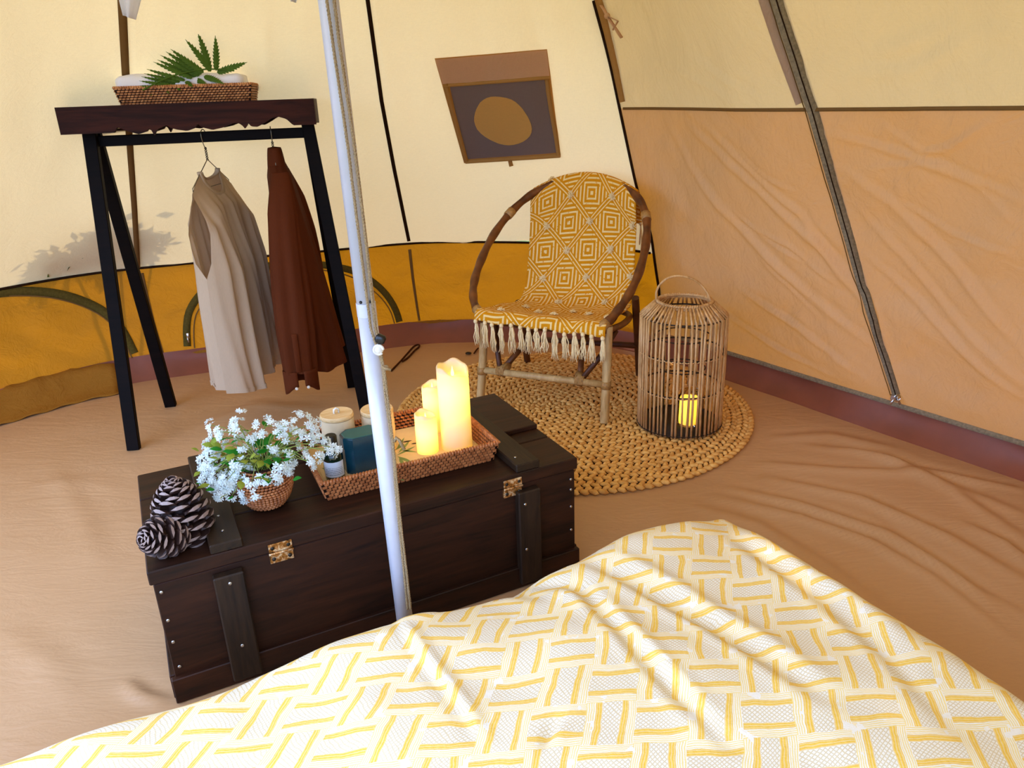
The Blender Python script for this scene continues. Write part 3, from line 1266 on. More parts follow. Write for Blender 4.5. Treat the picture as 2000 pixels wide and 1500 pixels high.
# corner piping where roof and door canvas meet
cp = MB()
cp.tube([p + _dn * 0.004 for p in smooth_poly(EDGE[:-2], 2)], 0.0065, 6)
struct(obj('trim_1', cp, M_SEAMD), 'dark piping up the corner between roof and door canvas', 'trim')
# roof seams
for k, pts in ((2, ((804, 497), (770, 330), (745, 195), (718, 0), (712, -40))), (3, ((269, 522), (262, 400), (252, 260), (244, 120), (238, 0), (236, -40)))):
    struct(obj('trim_%d' % k, ribbon(BV_ROOF, pts, 0.017 if k == 2 else 0.021, 0.014 if k == 2 else 0.026, 0.004, 40), M_SEAMD if k == 2 else M_SEAM),
           'dark roof seam between tent pole and window' if k == 2 else 'brown roof seam behind the clothes rack', 'trim')
# eave seam
ev = MB()
ev.tube([p - np.append(nrm(p[:2] - POLE), 0) * 0.006 for p in EBACK[::2]], 0.006, 6)
struct(obj('trim_4', ev, M_SEAMD), 'dark seam where the roof meets the low wall', 'trim')
struct(obj('trim_5', ribbon(BV_WALL, ((800, 487), (806, 540), (813, 590), (819, 626)), 0.016, 0.012, 0.003, 14), M_SEAM), 'brown wall seam left of the armchair', 'trim')
struct(obj('trim_6', ribbon(BV_WALL, ((274, 520), (285, 570), (300, 630), (318, 690)), 0.016, 0.012, 0.003, 14), M_SEAM), 'brown wall seam behind the rack legs', 'trim')

# the square window in the roof
w1 = thing('window_1', 'brown square roof window with dark mesh and tan round patch', 'window')
w1['kind'] = 'structure'
obj('border', quadsheet(BV_ROOF, ((848, 112), (1068, 95), (1096, 305), (906, 317)), 0.006), M_BORDER, w1)
obj('flap', quadsheet(BV_ROOF, ((849, 113), (1067, 96), (1073, 150), (864, 164)), 0.010), M_TAUPE, w1)
obj('mesh_panel', quadsheet(BV_ROOF, ((877, 166), (1062, 154), (1089, 296), (909, 308)), 0.010), M_MESH, w1)
db = MB()
_cx, _cy = 981, 232
ring_px = [(_cx + (56 + 3 * math.sin(3 * a)) * math.cos(a) + 4 * math.sin(a), _cy + 47 * math.sin(a) + 8 * math.cos(a)) for a in np.linspace(0, 2 * math.pi, 36, endpoint=False)]
db.grid(36, 6, lambda i, j: hit(BV_ROOF, _cx + (ring_px[i][0] - _cx) * max(0.001, j / 5), _cy + (ring_px[i][1] - _cy) * max(0.001, j / 5), 0.014), closed_u=True)
obj('round_patch', db, M_DISC, w1)
for nm, pts, w in (('hem', ((864, 163), (1073, 149)), 0.014), ('hem', ((868, 160), (910, 312)), 0.020), ('hem', ((1066, 152), (1092, 300)), 0.018), ('hem', ((908, 312), (1095, 301)), 0.018)):
    obj(nm, ribbon(BV_ROOF, pts, w, w, 0.012, 14), M_BORDER, w1)
obj('pull_tab', ribbon(BV_ROOF, ((996, 309), (999, 321)), 0.018, 0.018, 0.012, 4), M_BORDER, w1)

# arched zip windows in the low wall
for k, pts, lab, wd in ((2, ((-250, 800), (-235, 730), (-190, 655), (-130, 608), (-60, 580), (0, 570), (60, 568), (120, 574), (170, 590), (210, 612), (240, 645), (262, 690)), 'arched zip window in the low wall left of the rack', 0.040),
                    (3, ((366, 676), (364, 640), (368, 610), (382, 585), (402, 562), (440, 538), (500, 522), (560, 514), (640, 517), (700, 530), (745, 562), (772, 600), (780, 628)), 'arched zip window in the low wall behind the hanging clothes', 0.034)):
    w = thing('window_%d' % k, lab, 'window')
    w['kind'] = 'structure'
    obj('zip_tape', ribbon(BV_WALL, smooth_poly([V(*p) for p in pts], 2), wd, wd, 0.004, 50, 0.003), M_ZIPO, w)
    inner = [(x + (14 if k == 3 and x < 500 else (-10 if k == 3 else -4)), y + (9 if 380 < x < 760 or k == 2 else 3)) for x, y in pts]
    obj('stitch_line', ribbon(BV_WALL, smooth_poly([V(*p) for p in inner], 2), 0.006, 0.006, 0.006, 50, 0.002), M_SEAM, w)
    if k == 3:
        p = hit(BV_WALL, 367, 655, 0.012)
        zs = MB()
        zs.box(p, (0.016, 0.008, 0.03), 0.003)
        zs.tube([p + V(0, -0.008, 0), p + V(0.004, -0.012, -0.03)], 0.004, 6)
        obj('zip_slider', zs, M_METAL, w)

# mud flap of the wall lying on the floor by the left wall
fb = MB()
top_px = ((-60, 778), (0, 757), (60, 742), (130, 722), (222, 708))
bot_px = ((-60, 850), (0, 830), (80, 806), (160, 783), (233, 768))
FT = [at(x, y, 0.11) for x, y in poly_resample([V(*p) for p in top_px], 24)]
FB = [at(x, y, 0.006) for x, y in poly_resample([V(*p) for p in bot_px], 24)]
fb.grid(24, 9, lambda i, j: FT[i] * (1 - j / 8) + FB[i] * (j / 8) + V(0, 0, -0.03 * math.sin(math.pi * j / 8) + 0.004 * math.sin(i * 1.3 + j)))
struct(obj('trim_7', fb, M_WALL, solid=0.003), 'canvas mud flap spread on the floor at far left', 'trim')

# toggle loop on the left wall
tg = thing('toggle_loop', 'white cord toggle loop on the low wall left of the rack', 'toggle', tuple(at(152, 718, 0.09)))
tl = MB()
tl.tube([V(0.022 * math.cos(a), -0.02, 0.018 * math.sin(a)) for a in np.linspace(2.6, 6.6, 10)], 0.006, 6)
tl.tube([(0.012, -0.02, 0.02), (0.0, -0.025, 0.0)], 0.007, 6)
obj('loop', tl, M_KNOT, tg)
tb = MB()
tb.tube([(-0.005, -0.03, -0.012), (0.028, -0.03, -0.018)], 0.006, 6)
obj('peg', tb, M_BLACK, tg)

# leafy shrub outside: its shade falls on the canvas behind the rack
_rp = hit(BV_ROOF, 175, 500, 0)
sh_c = _rp + SUN_DIR * 0.42
shb = MB()
rg = random.Random(3)
for i in range(1500):
    px = rg.choice(((90, 540), (130, 520), (170, 500), (200, 480), (230, 470), (160, 530), (215, 500), (285, 475), (120, 535), (190, 510)))
    q = hit(BV_ROOF, px[0] + rg.gauss(0, 17), min(545, px[1] + rg.gauss(4, 16)), 0)
    if q is None:
        continue
    q = q + SUN_DIR * rg.uniform(0.03, 0.25)
    d = nrm([rg.uniform(-1, 1), rg.uniform(-1, 1), rg.uniform(-0.2, 1)])
    b = nrm(np.cross(d, [rg.uniform(-1, 1), rg.uniform(-1, 1), rg.uniform(-1, 1)]))
    L = rg.uniform(0.05, 0.09)
    shb.add([q, q + d * L * 0.5 + b * L * 0.28, q + d * L, q + d * L * 0.5 - b * L * 0.28], [(0, 1, 2, 3)])
shr = thing('shrub', 'leafy shrub outside shading the canvas behind the rack', 'shrub', (float(sh_c[0]), float(sh_c[1]), -0.03))
fo = obj('foliage', MB().add([V(*v) - V(sh_c[0], sh_c[1], -0.03) for v in shb.v], shb.f), M_SHRUB, shr)
fo['kind'] = 'stuff'
stm = MB()
for a in range(7):
    e = V(*shb.v[a * 61 % len(shb.v)]) - V(sh_c[0], sh_c[1], -0.03)
    stm.tube([(0, 0, 0), e * V(0.5, 0.5, 0.6), e], [0.012, 0.008, 0.004], 5)
obj('stems', stm, M_CORDD, shr)

# ================================================================== CLOTHES RACK
RK_ANG = math.atan2(0.184, 0.983)
RK = V(-1.048, 2.895)
rack = thing('clothes_rack', 'dark stained wooden clothes rack with scalloped top board and splayed legs', 'clothes rack', (RK[0], RK[1], 0), RK_ANG)


def rackw(x, y, z):
    c, s = math.cos(RK_ANG), math.sin(RK_ANG)
    return V(RK[0] + c * x - s * y, RK[1] + s * x + c * y, z)


for (fx, fy, tx, ty) in ((-0.435, -0.209, -0.402, -0.012), (-0.392, 0.225, -0.402, 0.020), (0.440, -0.221, 0.335, -0.012), (0.380, 0.240, 0.335, 0.020)):
    obj('leg', MB().beam((fx, fy, 0.0), (tx, ty, 1.165), 0.044, 0.03, up=(0, 1, 0) if True else None, ch=0.002), M_RACK, rack, smooth=False)
obj('rail', MB().box((-0.035, 0.005, 1.10), (0.76, 0.034, 0.036), 0.002), M_RACK, rack, smooth=False)
for x in (-0.402, 0.335):
    obj('cross_block', MB().box((x, 0.0, 1.165), (0.05, 0.2, 0.04), 0.002), M_RACK, rack, smooth=False)
obj('top_board', MB().box((-0.042, 0.0, 1.203), (0.826, 0.25, 0.020), 0.002), M_RACKB, rack, smooth=False)


def scallop(x):
    # depth of the apron below its top edge at x in 0..1 (traced from its scalloped edge)
    pts = [(0, .086), (.20, .086), (.215, .077), (.25, .084), (.29, .090), (.325, .086), (.338, .079), (.348, .092), (.352, .093), (.362, .084), (.385, .080), (.405, .077), (.418, .082), (.44, .085), (.48, .088), (.51, .084), (.525, .077), (.54, .083), (.58, .088), (.62, .085), (.66, .079), (.685, .078), (.70, .083), (.712, .090), (.722, .078), (.735, .085), (.76, .086), (.79, .080), (.82, .073), (.85, .071), (.88, .075), (.905, .086), (1, .086)]
    return 0.086 + 2.0 * (float(np.interp(x, [p[0] for p in pts], [p[1] for p in pts])) - 0.086)


for (y0, y1) in ((-0.138, -0.120), (0.118, 0.134)):
    n = 120
    top = [(-0.458 + 0.832 * i / n, 1.216) for i in range(n + 1)]
    bot = [(-0.458 + 0.832 * i / n, 1.216 - scallop(i / n)) for i in range(n + 1)][::-1]
    mb = MB()
    vs = []
    for y in (y0, y1):
        for i in range(n + 1):
            vs.append((top[i][0], y, top[i][1]))
        for i in range(n + 1):
            vs.append((bot[n - i][0], y, bot[n - i][1]))
    fs = []
    m_ = 2 * (n + 1)
    for i in range(n):
        fs += [(i, i + 1, n + 1 + i + 1, n + 1 + i), (m_ + i, m_ + n + 1 + i, m_ + n + 1 + i + 1, m_ + i + 1),
               (i, m_ + i, m_ + i + 1, i + 1), (n + 1 + i, n + 2 + i, m_ + n + 2 + i, m_ + n + 1 + i)]
    fs += [(0, n + 1, m_ + n + 1, m_), (n, m_ + n, m_ + 2 * n + 1, 2 * n + 1)]
    obj('scalloped_apron', mb.add(vs, fs), M_RACKB, rack, smooth=False)
for x in (-0.452, 0.368):
    obj('end_board', MB().box((x, 0.0, 1.175), (0.014, 0.238, 0.082), 0.001), M_RACKB, rack, smooth=False)

# ---- wicker trays ----------------------------------------------------------


def wicker_tray(root, L, W, H, flare, mat_strip, mat_back, cw=0.0125, rows=7, base_mat=None):
    """rectangular tray, origin at base centre; each side a woven part"""
    cx = [(-L / 2, -W / 2), (L / 2, -W / 2), (L / 2, W / 2), (-L / 2, W / 2)]
    obj('base', MB().box((0, 0, 0.005), (L - 2 * flare - 0.006, W - 2 * flare - 0.006, 0.008), 0.001), base_mat or mat_back, root, smooth=False)
    for k in range(4):
        a = V(*cx[k], 0)
        b = V(*cx[(k + 1) % 4], 0)
        d = nrm(b - a)
        inn = V(-d[1], d[0], 0)
        Ls = np.linalg.norm(b - a)
        # tilted wall frame
        bot0 = a + inn * flare + d * flare
        bot1 = b + inn * flare - d * flare
        upv = V(0, 0, H) - inn * flare
        upn = nrm(upv)
        nout = nrm(np.cross(d, upn))
        if np.dot(nout, inn) > 0:
            nout = -nout
        core = MB()
        th = 0.005
        A, B = a + V(0, 0, H), b + V(0, 0, H)
        core.add([bot0, bot1, B, A, bot0 + inn * th, bot1 + inn * th, B + inn * th, A + inn * th], [(0, 1, 2, 3), (7, 6, 5, 4), (3, 2, 6, 7), (0, 4, 5, 1), (0, 3, 7, 4), (1, 5, 6, 2)])
        side = obj('side', core, mat_back, root, smooth=False)
        w = MB()
        n = int(Ls / cw)
        for r in range(rows):
            v = (r + 0.5) / rows
            p0 = bot0 * (1 - v) + A * v
            p1 = bot1 * (1 - v) + B * v
            for i in range(n):
                u = (i + 0.5 + (0.5 if r % 2 else 0.0)) / (n + 0.5)
                if u > 0.995:
                    continue
                p = p0 * (1 - u) + p1 * u
                w.stitch(p, d + 0.12 * upn, nout, cw * 0.88, H / rows * 0.70, 0.0035)
                w.stitch(p + inn * th, d + 0.25 * upn, -nout, cw * 0.88, H / rows * 0.70, 0.003)
        ww = obj('weave', w, mat_strip, side, smooth=False)
        rim = MB()
        n2 = int(Ls / 0.0075)
        for i in range(n2):
            u = (i + 0.5) / n2
            p = A * (1 - u) + B * u + inn * th / 2
            rim.grain(p, d * 0.45 + inn * 0.9, V(0, 0, 1), 0.017, 0.008, 0.010, 5)
        obj('rim_binding', rim, mat_strip, side)


tray_r = thing('wicker_tray', 'small woven wicker tray on top of the clothes rack', 'tray', tuple(rackw(-0.050, -0.015, 1.2155)), RK_ANG)
wicker_tray(tray_r, 0.445, 0.20, 0.055, 0.012, M_WICKPALE, M_WICKERB)

# towels in the tray
for k, (x, y, w, d, h, lab) in enumerate(((-0.145, 0.0, 0.15, 0.17, 0.088, 'rolled white towel at the left end of the rack tray'), (0.075, 0.0, 0.24, 0.17, 0.085, 'folded white towel under the fern in the rack tray'))):
    tb = MB()
    p = tray_r.location
    seg = 28

    def fn(i, j, w=w, d=d, h=h):
        a = 2 * math.pi * i / seg
        ca, sa = math.cos(a), math.sin(a)
        k_ = (abs(ca) ** 0.45 * math.copysign(1, ca), abs(sa) ** 0.45 * math.copysign(1, sa))
        u = j / 11
        e = min(1, 0.82 + 0.35 * math.sin(math.pi * u) ** 0.5)
        return ((u - 0.5) * w, k_[0] * d / 2 * e + 0.002 * math.sin(7 * u + i), 0.5 * h + k_[1] * h / 2 * (e if sa > 0 else 1.0) + 0.003 * math.sin(9 * u + 2 * a))
    tb.grid(seg, 12, fn, closed_u=True)
    tb.f.append(tuple(range(seg))[::-1])
    tb.f.append(tuple(11 * seg + i for i in range(seg)))
    c, s = math.cos(RK_ANG), math.sin(RK_ANG)
    t_ = obj('towel', tb, M_WHITE)
    t_.location = (p[0] + c * x - s * y, p[1] + s * x + c * y, p[2] + 0.009)
    t_.rotation_euler = (0, 0, RK_ANG)
    tag(t_, lab, 'towel', 'white towels in the rack tray')

# fern frond laid over the towel
fern_o = rackw(0.09, -0.10, 1.318)
fern = thing('fern_frond', 'green fern frond lying over the white towel', 'fern', tuple(fern_o), RK_ANG)
tip = V(-0.27, -0.022, -0.058)
stem_p = [V(0.03, 0.0, -0.005), V(0, 0, 0.0), V(-0.07, -0.008, 0.004), V(-0.16, -0.015, -0.012), V(-0.22, -0.02, -0.034), tip]
obj('stem', MB().tube(smooth_poly(stem_p, 2), 0.0025, 5), M_FERN, fern)


def pinna(name, p0, d, L, W, curl, nside):
    """one saw-edged leaflet"""
    d = nrm(d)
    nside = nrm(np.array(nside, float) - np.dot(nside, d) * d)
    b = np.cross(nside, d)
    n = 20
    vs = []
    fs = []
    for i in range(n + 1):
        u = i / n
        c = p0 + d * L * u + b * curl * L * u * u - V(0, 0, 0.05 * L * u * u)
        w = W * (math.sin(math.pi * min(1, 0.16 + 0.84 * u)) ** 0.7) * (1.0 - 0.35 * u) + 0.0006
        if i % 2:
            w *= 0.62
        sh = d * (0.006 if i % 2 == 0 else 0)
        vs += [c - b * w / 2 + sh, c + nside * 0.0012, c + b * w / 2 + sh]
    for i in range(n):
        a = i * 3
        fs += [(a, a + 1, a + 4, a + 3), (a + 1, a + 2, a + 5, a + 4)]
    obj(name, MB().add(vs, fs), M_FERN, fern, smooth=False, solid=0.0006)


fview = V(0.25, -0.95, 0.1)
fern_px = (  # base pixel, tip pixel, width
    ((412, 140), (367, 74), .030), ((410, 138), (391, 63), .032), ((422, 138), (424, 70), .028), ((424, 142), (481, 123), .030),
    ((398, 142), (333, 99), .028), ((394, 145), (324, 104), .026), ((390, 148), (314, 111), .026), ((384, 150), (309, 120), .024), ((376, 153), (301, 124), .022),
    ((362, 157), (289, 138), .020), ((352, 160), (284, 146), .018), ((344, 163), (279, 152), .017), ((336, 167), (275, 160), .016), ((326, 172), (276, 169), .015),
    ((398, 150), (436, 158), .026), ((380, 156), (402, 160), .022), ((362, 160), (376, 166), .020), ((340, 168), (352, 174), .016), ((320, 174), (330, 180), .014), ((302, 180), (296, 186), .012))
for k, (b0, b1, w) in enumerate(fern_px):
    yy = -0.105 + 0.004 * (k % 4)
    P0 = rackw(0, yy, 0)
    g_ = V(-math.sin(RK_ANG), math.cos(RK_ANG), 0)
    pa = at_plane(b0[0], b0[1], P0, g_)
    pb = at_plane(b1[0], b1[1], P0 + g_ * (-0.02 if k < 4 else -0.02), g_)

    def tol(p):
        dx = p - fern_o
        c, s = math.cos(-RK_ANG), math.sin(-RK_ANG)
        return V(c * dx[0] - s * dx[1], s * dx[0] + c * dx[1], dx[2])
    a_, b_ = tol(pa), tol(pb)
    pinna('leaflet', a_, b_ - a_, np.linalg.norm(b_ - a_), w, 0.06 if k < 4 else -0.08, fview)

# ---- hangers and clothes ----------------------------------------------------


def hanger(x, apex_z, half, drop, label, turn=0.0):
    c = rackw(x, 0, 0)
    hg = thing('wire_hanger', label, 'hanger', (c[0], c[1], apex_z), RK_ANG + turn, 'wire hangers on the rack rail')
    hz = 1.118 - apex_z + 0.006
    hook = [V(0.0, 0, 0.045)] + [V(0, 0.004, hz - 0.028)] + [V(0, 0.026 * math.cos(a) - 0.004 + 0.012, hz - 0.014 + 0.02 * math.sin(a)) for a in np.linspace(-0.3, math.pi + 0.5, 9)]
    hook = [V(0, 0, 0.04), V(0, -0.012, hz - 0.05), V(0, -0.02, hz - 0.02), V(0, -0.017, hz - 0.006), V(0, 0.0, hz + 0.004), V(0, 0.02, hz - 0.004), V(0, 0.028, hz - 0.022)]
    obj('hook', MB().tube(smooth_poly(hook, 2), 0.0017, 6), M_WIRE, hg)
    tw = MB()
    tw.tube([V(0.003 * math.cos(a), 0.003 * math.sin(a), 0.0 + 0.045 * a / 18) for a in np.linspace(0, 18, 60)], 0.0016, 5)
    tw.tube([V(-0.003 * math.cos(a), -0.003 * math.sin(a), 0.0 + 0.045 * a / 18) for a in np.linspace(0, 18, 60)], 0.0016, 5)
    obj('twist', tw, M_DARKMETAL, hg)
    obj('shoulder_wire', MB().tube([V(0, half, -drop - 0.01), V(0, half, -drop), V(0, 0.004, 0), V(0, -0.004, 0), V(0, -half, -drop), V(0, -half, -drop - 0.01)], 0.0017, 6), M_WIRE, hg)
    obj('bar_wire', MB().tube([V(0, half, -drop - 0.008), V(0, -half, -drop - 0.008)], 0.0017, 6), M_WIRE, hg)
    return hg


hanger(-0.033, 1.020, 0.16, 0.085, 'bare wire hanger carrying the cream sleeveless top', -0.24)
hanger(0.203, 1.030, 0.05, 0.03, 'wire hanger carrying the brown shirt', 0.12)


def tank_top():
    c = rackw(-0.033, 0, 0)
    g = thing('sleeveless_top', 'long cream sleeveless top hanging on the wire hanger', 'top', (c[0], c[1], 1.02), RK_ANG - 0.24)
    NW, NZ = 96, 70
    HEM = -0.835

    def ztop(w):
        a = abs(w)
        if a < 0.36:
            return None
        return 0

    def panel(front):
        mb = MB()
        sgn = 1 if front else -1

        def fn(i, j):
            w = -1 + 2 * i / (NW - 1)
            a = abs(w)
            if a < 0.40:                                  # neck scoop
                zt = -0.036 - (0.085 if front else 0.028) * math.sqrt(max(0, 1 - (a / 0.40) ** 2))
            elif a < 0.86:                                # shoulder
                zt = -0.036 - 0.068 * (a - 0.40) / 0.46
            else:                                         # armhole
                q = (a - 0.86) / 0.14
                zt = -0.104 - 0.295 * q ** 1.3
            k = (j / (NZ - 1)) ** 0.9
            z = zt + (HEM - zt) * k
            # half width with height
            hw = np.interp(-z, [0, .06, .16, .30, .5, .8], [.19, .20, .205, .20, .205, .215])
            body = np.interp(-z, [0, .05, .15, .35, .8], [.006, .024, .052, .066, .082])
            zsh = -0.036 if a < 0.40 else (-0.036 - 0.068 * min(1.0, (a - 0.40) / 0.46))
            prof = max(0.0, 1 - a ** 12) ** 0.5 * min(1.0, max(0.05, (zsh - z) / 0.12))
            fold = 0.016 * math.sin(w * 9.0 + (0.6 if front else 2.2)) + 0.010 * math.sin(w * 21 + 1.0) + 0.007 * math.sin(w * 33 + z * 6)
            fade = min(1, max(0, (-z - 0.08) / 0.3))
            x = sgn * body * prof * (1.0 + 0.0) + fold * fade * (0.4 + 0.6 * prof)
            y = hw * w + 0.012 * fade * math.sin(z * 9 + w * 3)
            hemw = 0.012 * math.sin(w * 4 + sgn) * k
            return (x + 0.02 * fade, y, z + hemw)
        return mb.grid(NW, NZ, fn)
    obj('front_panel', panel(True), M_TANK, g)
    obj('back_panel', panel(False), M_TANK, g)
    nb = MB()
    for sgn, dep in ((1, 0.085), (-1, 0.028)):
        pts = []
        for w in np.linspace(-0.40, 0.40, 30):
            zt = -0.036 - dep * math.sqrt(max(0, 1 - (abs(w) / 0.40) ** 2))
            pts.append(V(sgn * np.interp(-zt, [0, .05, .15], [.006, .024, .052]) * max(0.05, min(1, (-0.036 - zt) / 0.12)), 0.196 * w, zt))
        nb.tube(pts, 0.011, 6, flat=0.35)
    obj('neckband', nb, M_TANK, g)
    hm = MB()
    for sgn in (1, -1):
        fnp = panel(sgn > 0)
        row = [V(*fnp.v[(NZ - 1) * NW + i]) for i in range(NW)]
        up = [V(*fnp.v[(NZ - 3) * NW + i]) for i in range(NW)]
        o = V(sgn * 0.003, 0, 0)
        hm.grid(NW, 2, lambda i, j: (row[i] if j == 0 else up[i]) + o)
    obj('hem_band', hm, M_TANK, g)
    return g


tank_top()


def brown_shirt():
    c = rackw(0.203, 0, 0)
    g = thing('brown_shirt', 'dark brown long-sleeved shirt hanging with its cuffs down', 'shirt', (c[0], c[1], 1.03), RK_ANG + 0.12)
    NW, NZ = 90, 60
    HEM = -0.80
    mb = MB()

    def ring(th, z):
        k = min(1, max(0, -z / 0.8))
        hy = np.interp(-z, [0, .03, .08, .25, .8], [.02, .04, .11, .15, .165])
        hx = np.interp(-z, [0, .03, .08, .25, .8], [.020, .030, .045, .062, .105])
        cx = np.interp(-z, [0, .1, .4, .8], [.002, .012, .035, .055])
        f = 1 + 0.20 * k * math.sin(th * 7 + 1 + z * 2) + 0.09 * k * math.sin(th * 13 + z * 5) + 0.03 * math.sin(th * 5)
        return V(cx + hx * math.cos(th) * f, hy * math.sin(th) * (1 + 0.03 * math.sin(th * 9)), z + 0.018 * k * math.sin(2 * th + 0.7))
    mb.grid(NW, NZ, lambda i, j: ring(2 * math.pi * i / NW, -0.012 + (HEM + 0.012) * (j / (NZ - 1)) ** 1.2), closed_u=True)
    obj('body', mb, M_SHIRT, g)
    col = MB()
    for (z0, r0, z1, r1) in ((0.0, 0.038, -0.035, 0.048),):
        col.grid(40, 7, lambda i, j: V(0.004 + (r0 * 0.62 + (r1 - r0) * j / 6) * math.cos(2 * math.pi * i / 40), (0.040 + 0.012 * j / 6) * math.sin(2 * math.pi * i / 40), 0.014 * math.cos(math.pi / 2 * j / 6) - 0.055 * (j / 6) ** 1.4 + 0.008), closed_u=True)
    o = len(col.v)
    col.v.append((0.004, 0, 0.026))
    for i in range(40):
        col.f.append((i, o, (i + 1) % 40))
    obj('collar', col, M_SHIRT, g)
    for s, lab in ((-1, 0), (1, 1)):
        sl = MB()
        if s < 0:
            path = [V(0.010, -0.10, -0.06), V(0.00, -0.150, -0.13), V(-0.008, -0.175, -0.25), V(-0.014, -0.19, -0.45), V(-0.018, -0.20, -0.62), V(-0.020, -0.205, -0.785)]
            rad = [0.03, 0.050, 0.056, 0.062, 0.064, 0.060]
        else:
            path = [V(0.02, 0.10, -0.06), V(0.03, 0.165, -0.13), V(0.05, 0.19, -0.25), V(0.07, 0.20, -0.45), V(0.08, 0.205, -0.60), V(0.085, 0.205, -0.72)]
            rad = [0.03, 0.058, 0.062, 0.058, 0.052, 0.048]
        P = poly_resample(smooth_poly(path, 2), 40)
        seg = 36

        def fn(i, j):
            th = 2 * math.pi * i / seg
            u = j / 39
            r = np.interp(u, np.linspace(0, 1, len(rad)), rad)
            f = 1 + (0.12 * math.sin(th * 5 + 1) + 0.08 * math.sin(th * 9 + u * 3)) * min(1, u * 2)
            return P[j] + V(r * f * math.cos(th) * 1.0, r * f * 0.55 * math.sin(th), 0)
        sl.grid(seg, 40, fn, closed_u=True)
        so = obj('sleeve', sl, M_SHIRT, g)
        cf = MB()
        e = P[-1]
        r = rad[-1] * 1.03

        def fc(i, j):
            th = 2 * math.pi * (0.03 + 0.94 * i / (seg - 1)) - math.pi / 2
            u = j / 5
            return e + V(r * math.cos(th) * (1 + 0.06 * math.sin(3 * th)), r * 0.6 * math.sin(th), 0.01 - 0.075 * u - 0.018 * math.cos(th * 2) * u)
        cf.grid(seg, 6, fc)
        obj('cuff', cf, M_SHIRT, so, solid=0.004)
        if s < 0:
            for dx in (-0.022, 0.022):
                bt = MB()
                bt.lathe([(0.006, 0), (0.006, 0.002), (0.004, 0.003)], 12)
                b_ = obj('button', bt, M_LEATHER, so)
                b_.location = e + V(dx, -r * 0.6 - 0.004, -0.052)
                b_.rotation_euler = (math.radians(90), 0, 0)
            pk = MB().box(e + V(-0.004, -r * 0.58 - 0.002, 0.085), (0.02, 0.004, 0.15), 0.002)
            obj('placket', pk, M_SHIRT, so)
    return g


brown_shirt()

# ================================================================== POLE AND CORDS
pb = V(-0.262, 1.425, 0.0)
pt = V(-0.312, 1.425, 2.95)
pole = thing('tent_pole', 'white and silver steel tent pole standing in front of the chest', 'pole', tuple(pb))
pd = (pt - pb)
zj = at_plane(704, 604, pb, V(0, 1, 0))[2]
kj = zj / 2.95
obj('lower_tube', MB().tube([V(0, 0, 0), pd * kj], 0.0185, 32), M_POLE, pole)
obj('upper_tube', MB().tube([pd * (kj - 0.02), pd], 0.0176, 32), M_POLE, pole)
obj('collar', MB().tube([pd * (kj - 0.0045), pd * (kj + 0.0045)], 0.0190, 32), M_POLE, pole, auto=40)
for dx in (-0.006, 0.012):
    bt = MB().ball(pd * (kj + 0.006) + V(dx, -math.sqrt(0.0176 ** 2 - dx * dx), 0), 0.0032, 10, 6)
    obj('spring_button', bt, M_BLACK, pole)
obj('foot', MB().tube([V(0, 0, 0.0), V(0, 0, 0.03)], 0.024, 24), M_BLACK, pole, auto=40)

YR = 1.40


def pr(px, py, y=YR):
    return at_plane(px, py, V(0, y, 0), V(0, 1, 0))


def twisted(path, r, n=3, pitch=0.02):
    """laid rope: strands twisted round a path"""
    P = poly_resample([V(*p) for p in path], max(8, int(sum(np.linalg.norm(V(*path[i + 1]) - V(*path[i])) for i in range(len(path) - 1)) / 0.006)))
    mb = MB()
    for s in range(n):
        q = []
        dist = 0
        for i in range(len(P)):
            t = nrm(P[min(i + 1, len(P) - 1)] - P[max(0, i - 1)])
            a = nrm(np.cross(t, V(0.3, 1, 0.2)))
            b = np.cross(t, a)
            if i:
                dist += np.linalg.norm(P[i] - P[i - 1])
            th = 2 * math.pi * (dist / pitch + s / n)
            q.append(P[i] + (a * math.cos(th) + b * math.sin(th)) * r * 0.5)
        mb.tube(q, r * 0.58, 5)
    return mb


cord = thing('guy_cord', 'tan cord looped beside the tent pole with a black cord lock', 'cord', (float(pb[0]) + 0.03, YR, 0.0))
co = V(pb[0] + 0.03, YR, 0)


def cl(pts):
    return [pr(*p) - co for p in pts]


obj('strand', twisted(cl([(646, -60), (662, 80), (690, 270), (712, 450), (733, 640), (740, 670), (750, 720), (760, 800), (771, 900), (780, 1000), (793, 1110), (802, 1190)]), 0.0032), M_ROPE, cord)
obj('strand', twisted(cl([(630, -60), (655, 120), (680, 290), (702, 470), (724, 640), (738, 685)]), 0.0030), M_ROPE, cord)
obj('strand', twisted(cl([(741, 690), (748, 718), (752, 770), (762, 840), (768, 866), (772, 950), (783, 1060), (796, 1190)]), 0.0028), M_ROPE, cord)
kn = MB()
p = pr(740, 682) - co
kn.ball(p, 0.0095, 12, 8)
kn.tube([p + V(0.009 * math.cos(a), -0.004, 0.009 * math.sin(a)) for a in np.linspace(0, 5.5, 14)], 0.003, 6)
obj('knot', kn, M_KNOT, cord)
lk = MB()
p = pr(743, 662) - co
lk.box(p, (0.020, 0.014, 0.018), 0.004, Matrix.Rotation(0.5, 3, 'Y'))
lk.tube([p + V(-0.004, -0.002, -0.012), p + V(-0.001, -0.004, 0.0)], 0.003, 6)
obj('cord_lock', lk, M_BLACK, cord)
k2 = MB()
p = pr(754, 718) - co
k2.ball(p, 0.006, 8, 6)
k2.tube([p + V(-0.008, -0.003, 0.004), p + V(0.0, -0.006, 0.0), p + V(0.010, -0.004, -0.003)], 0.0032, 6)
obj('small_knot', k2, M_ROPE, cord)
k3 = MB()
p = pr(771, 862) - co
k3.tube([p, p + V(0.004, -0.004, 0.010), p + V(0.010, -0.004, 0.004), p + V(0.018, -0.002, -0.018)], 0.0034, 6)
obj('loose_tail', k3, M_ROPE, cord)

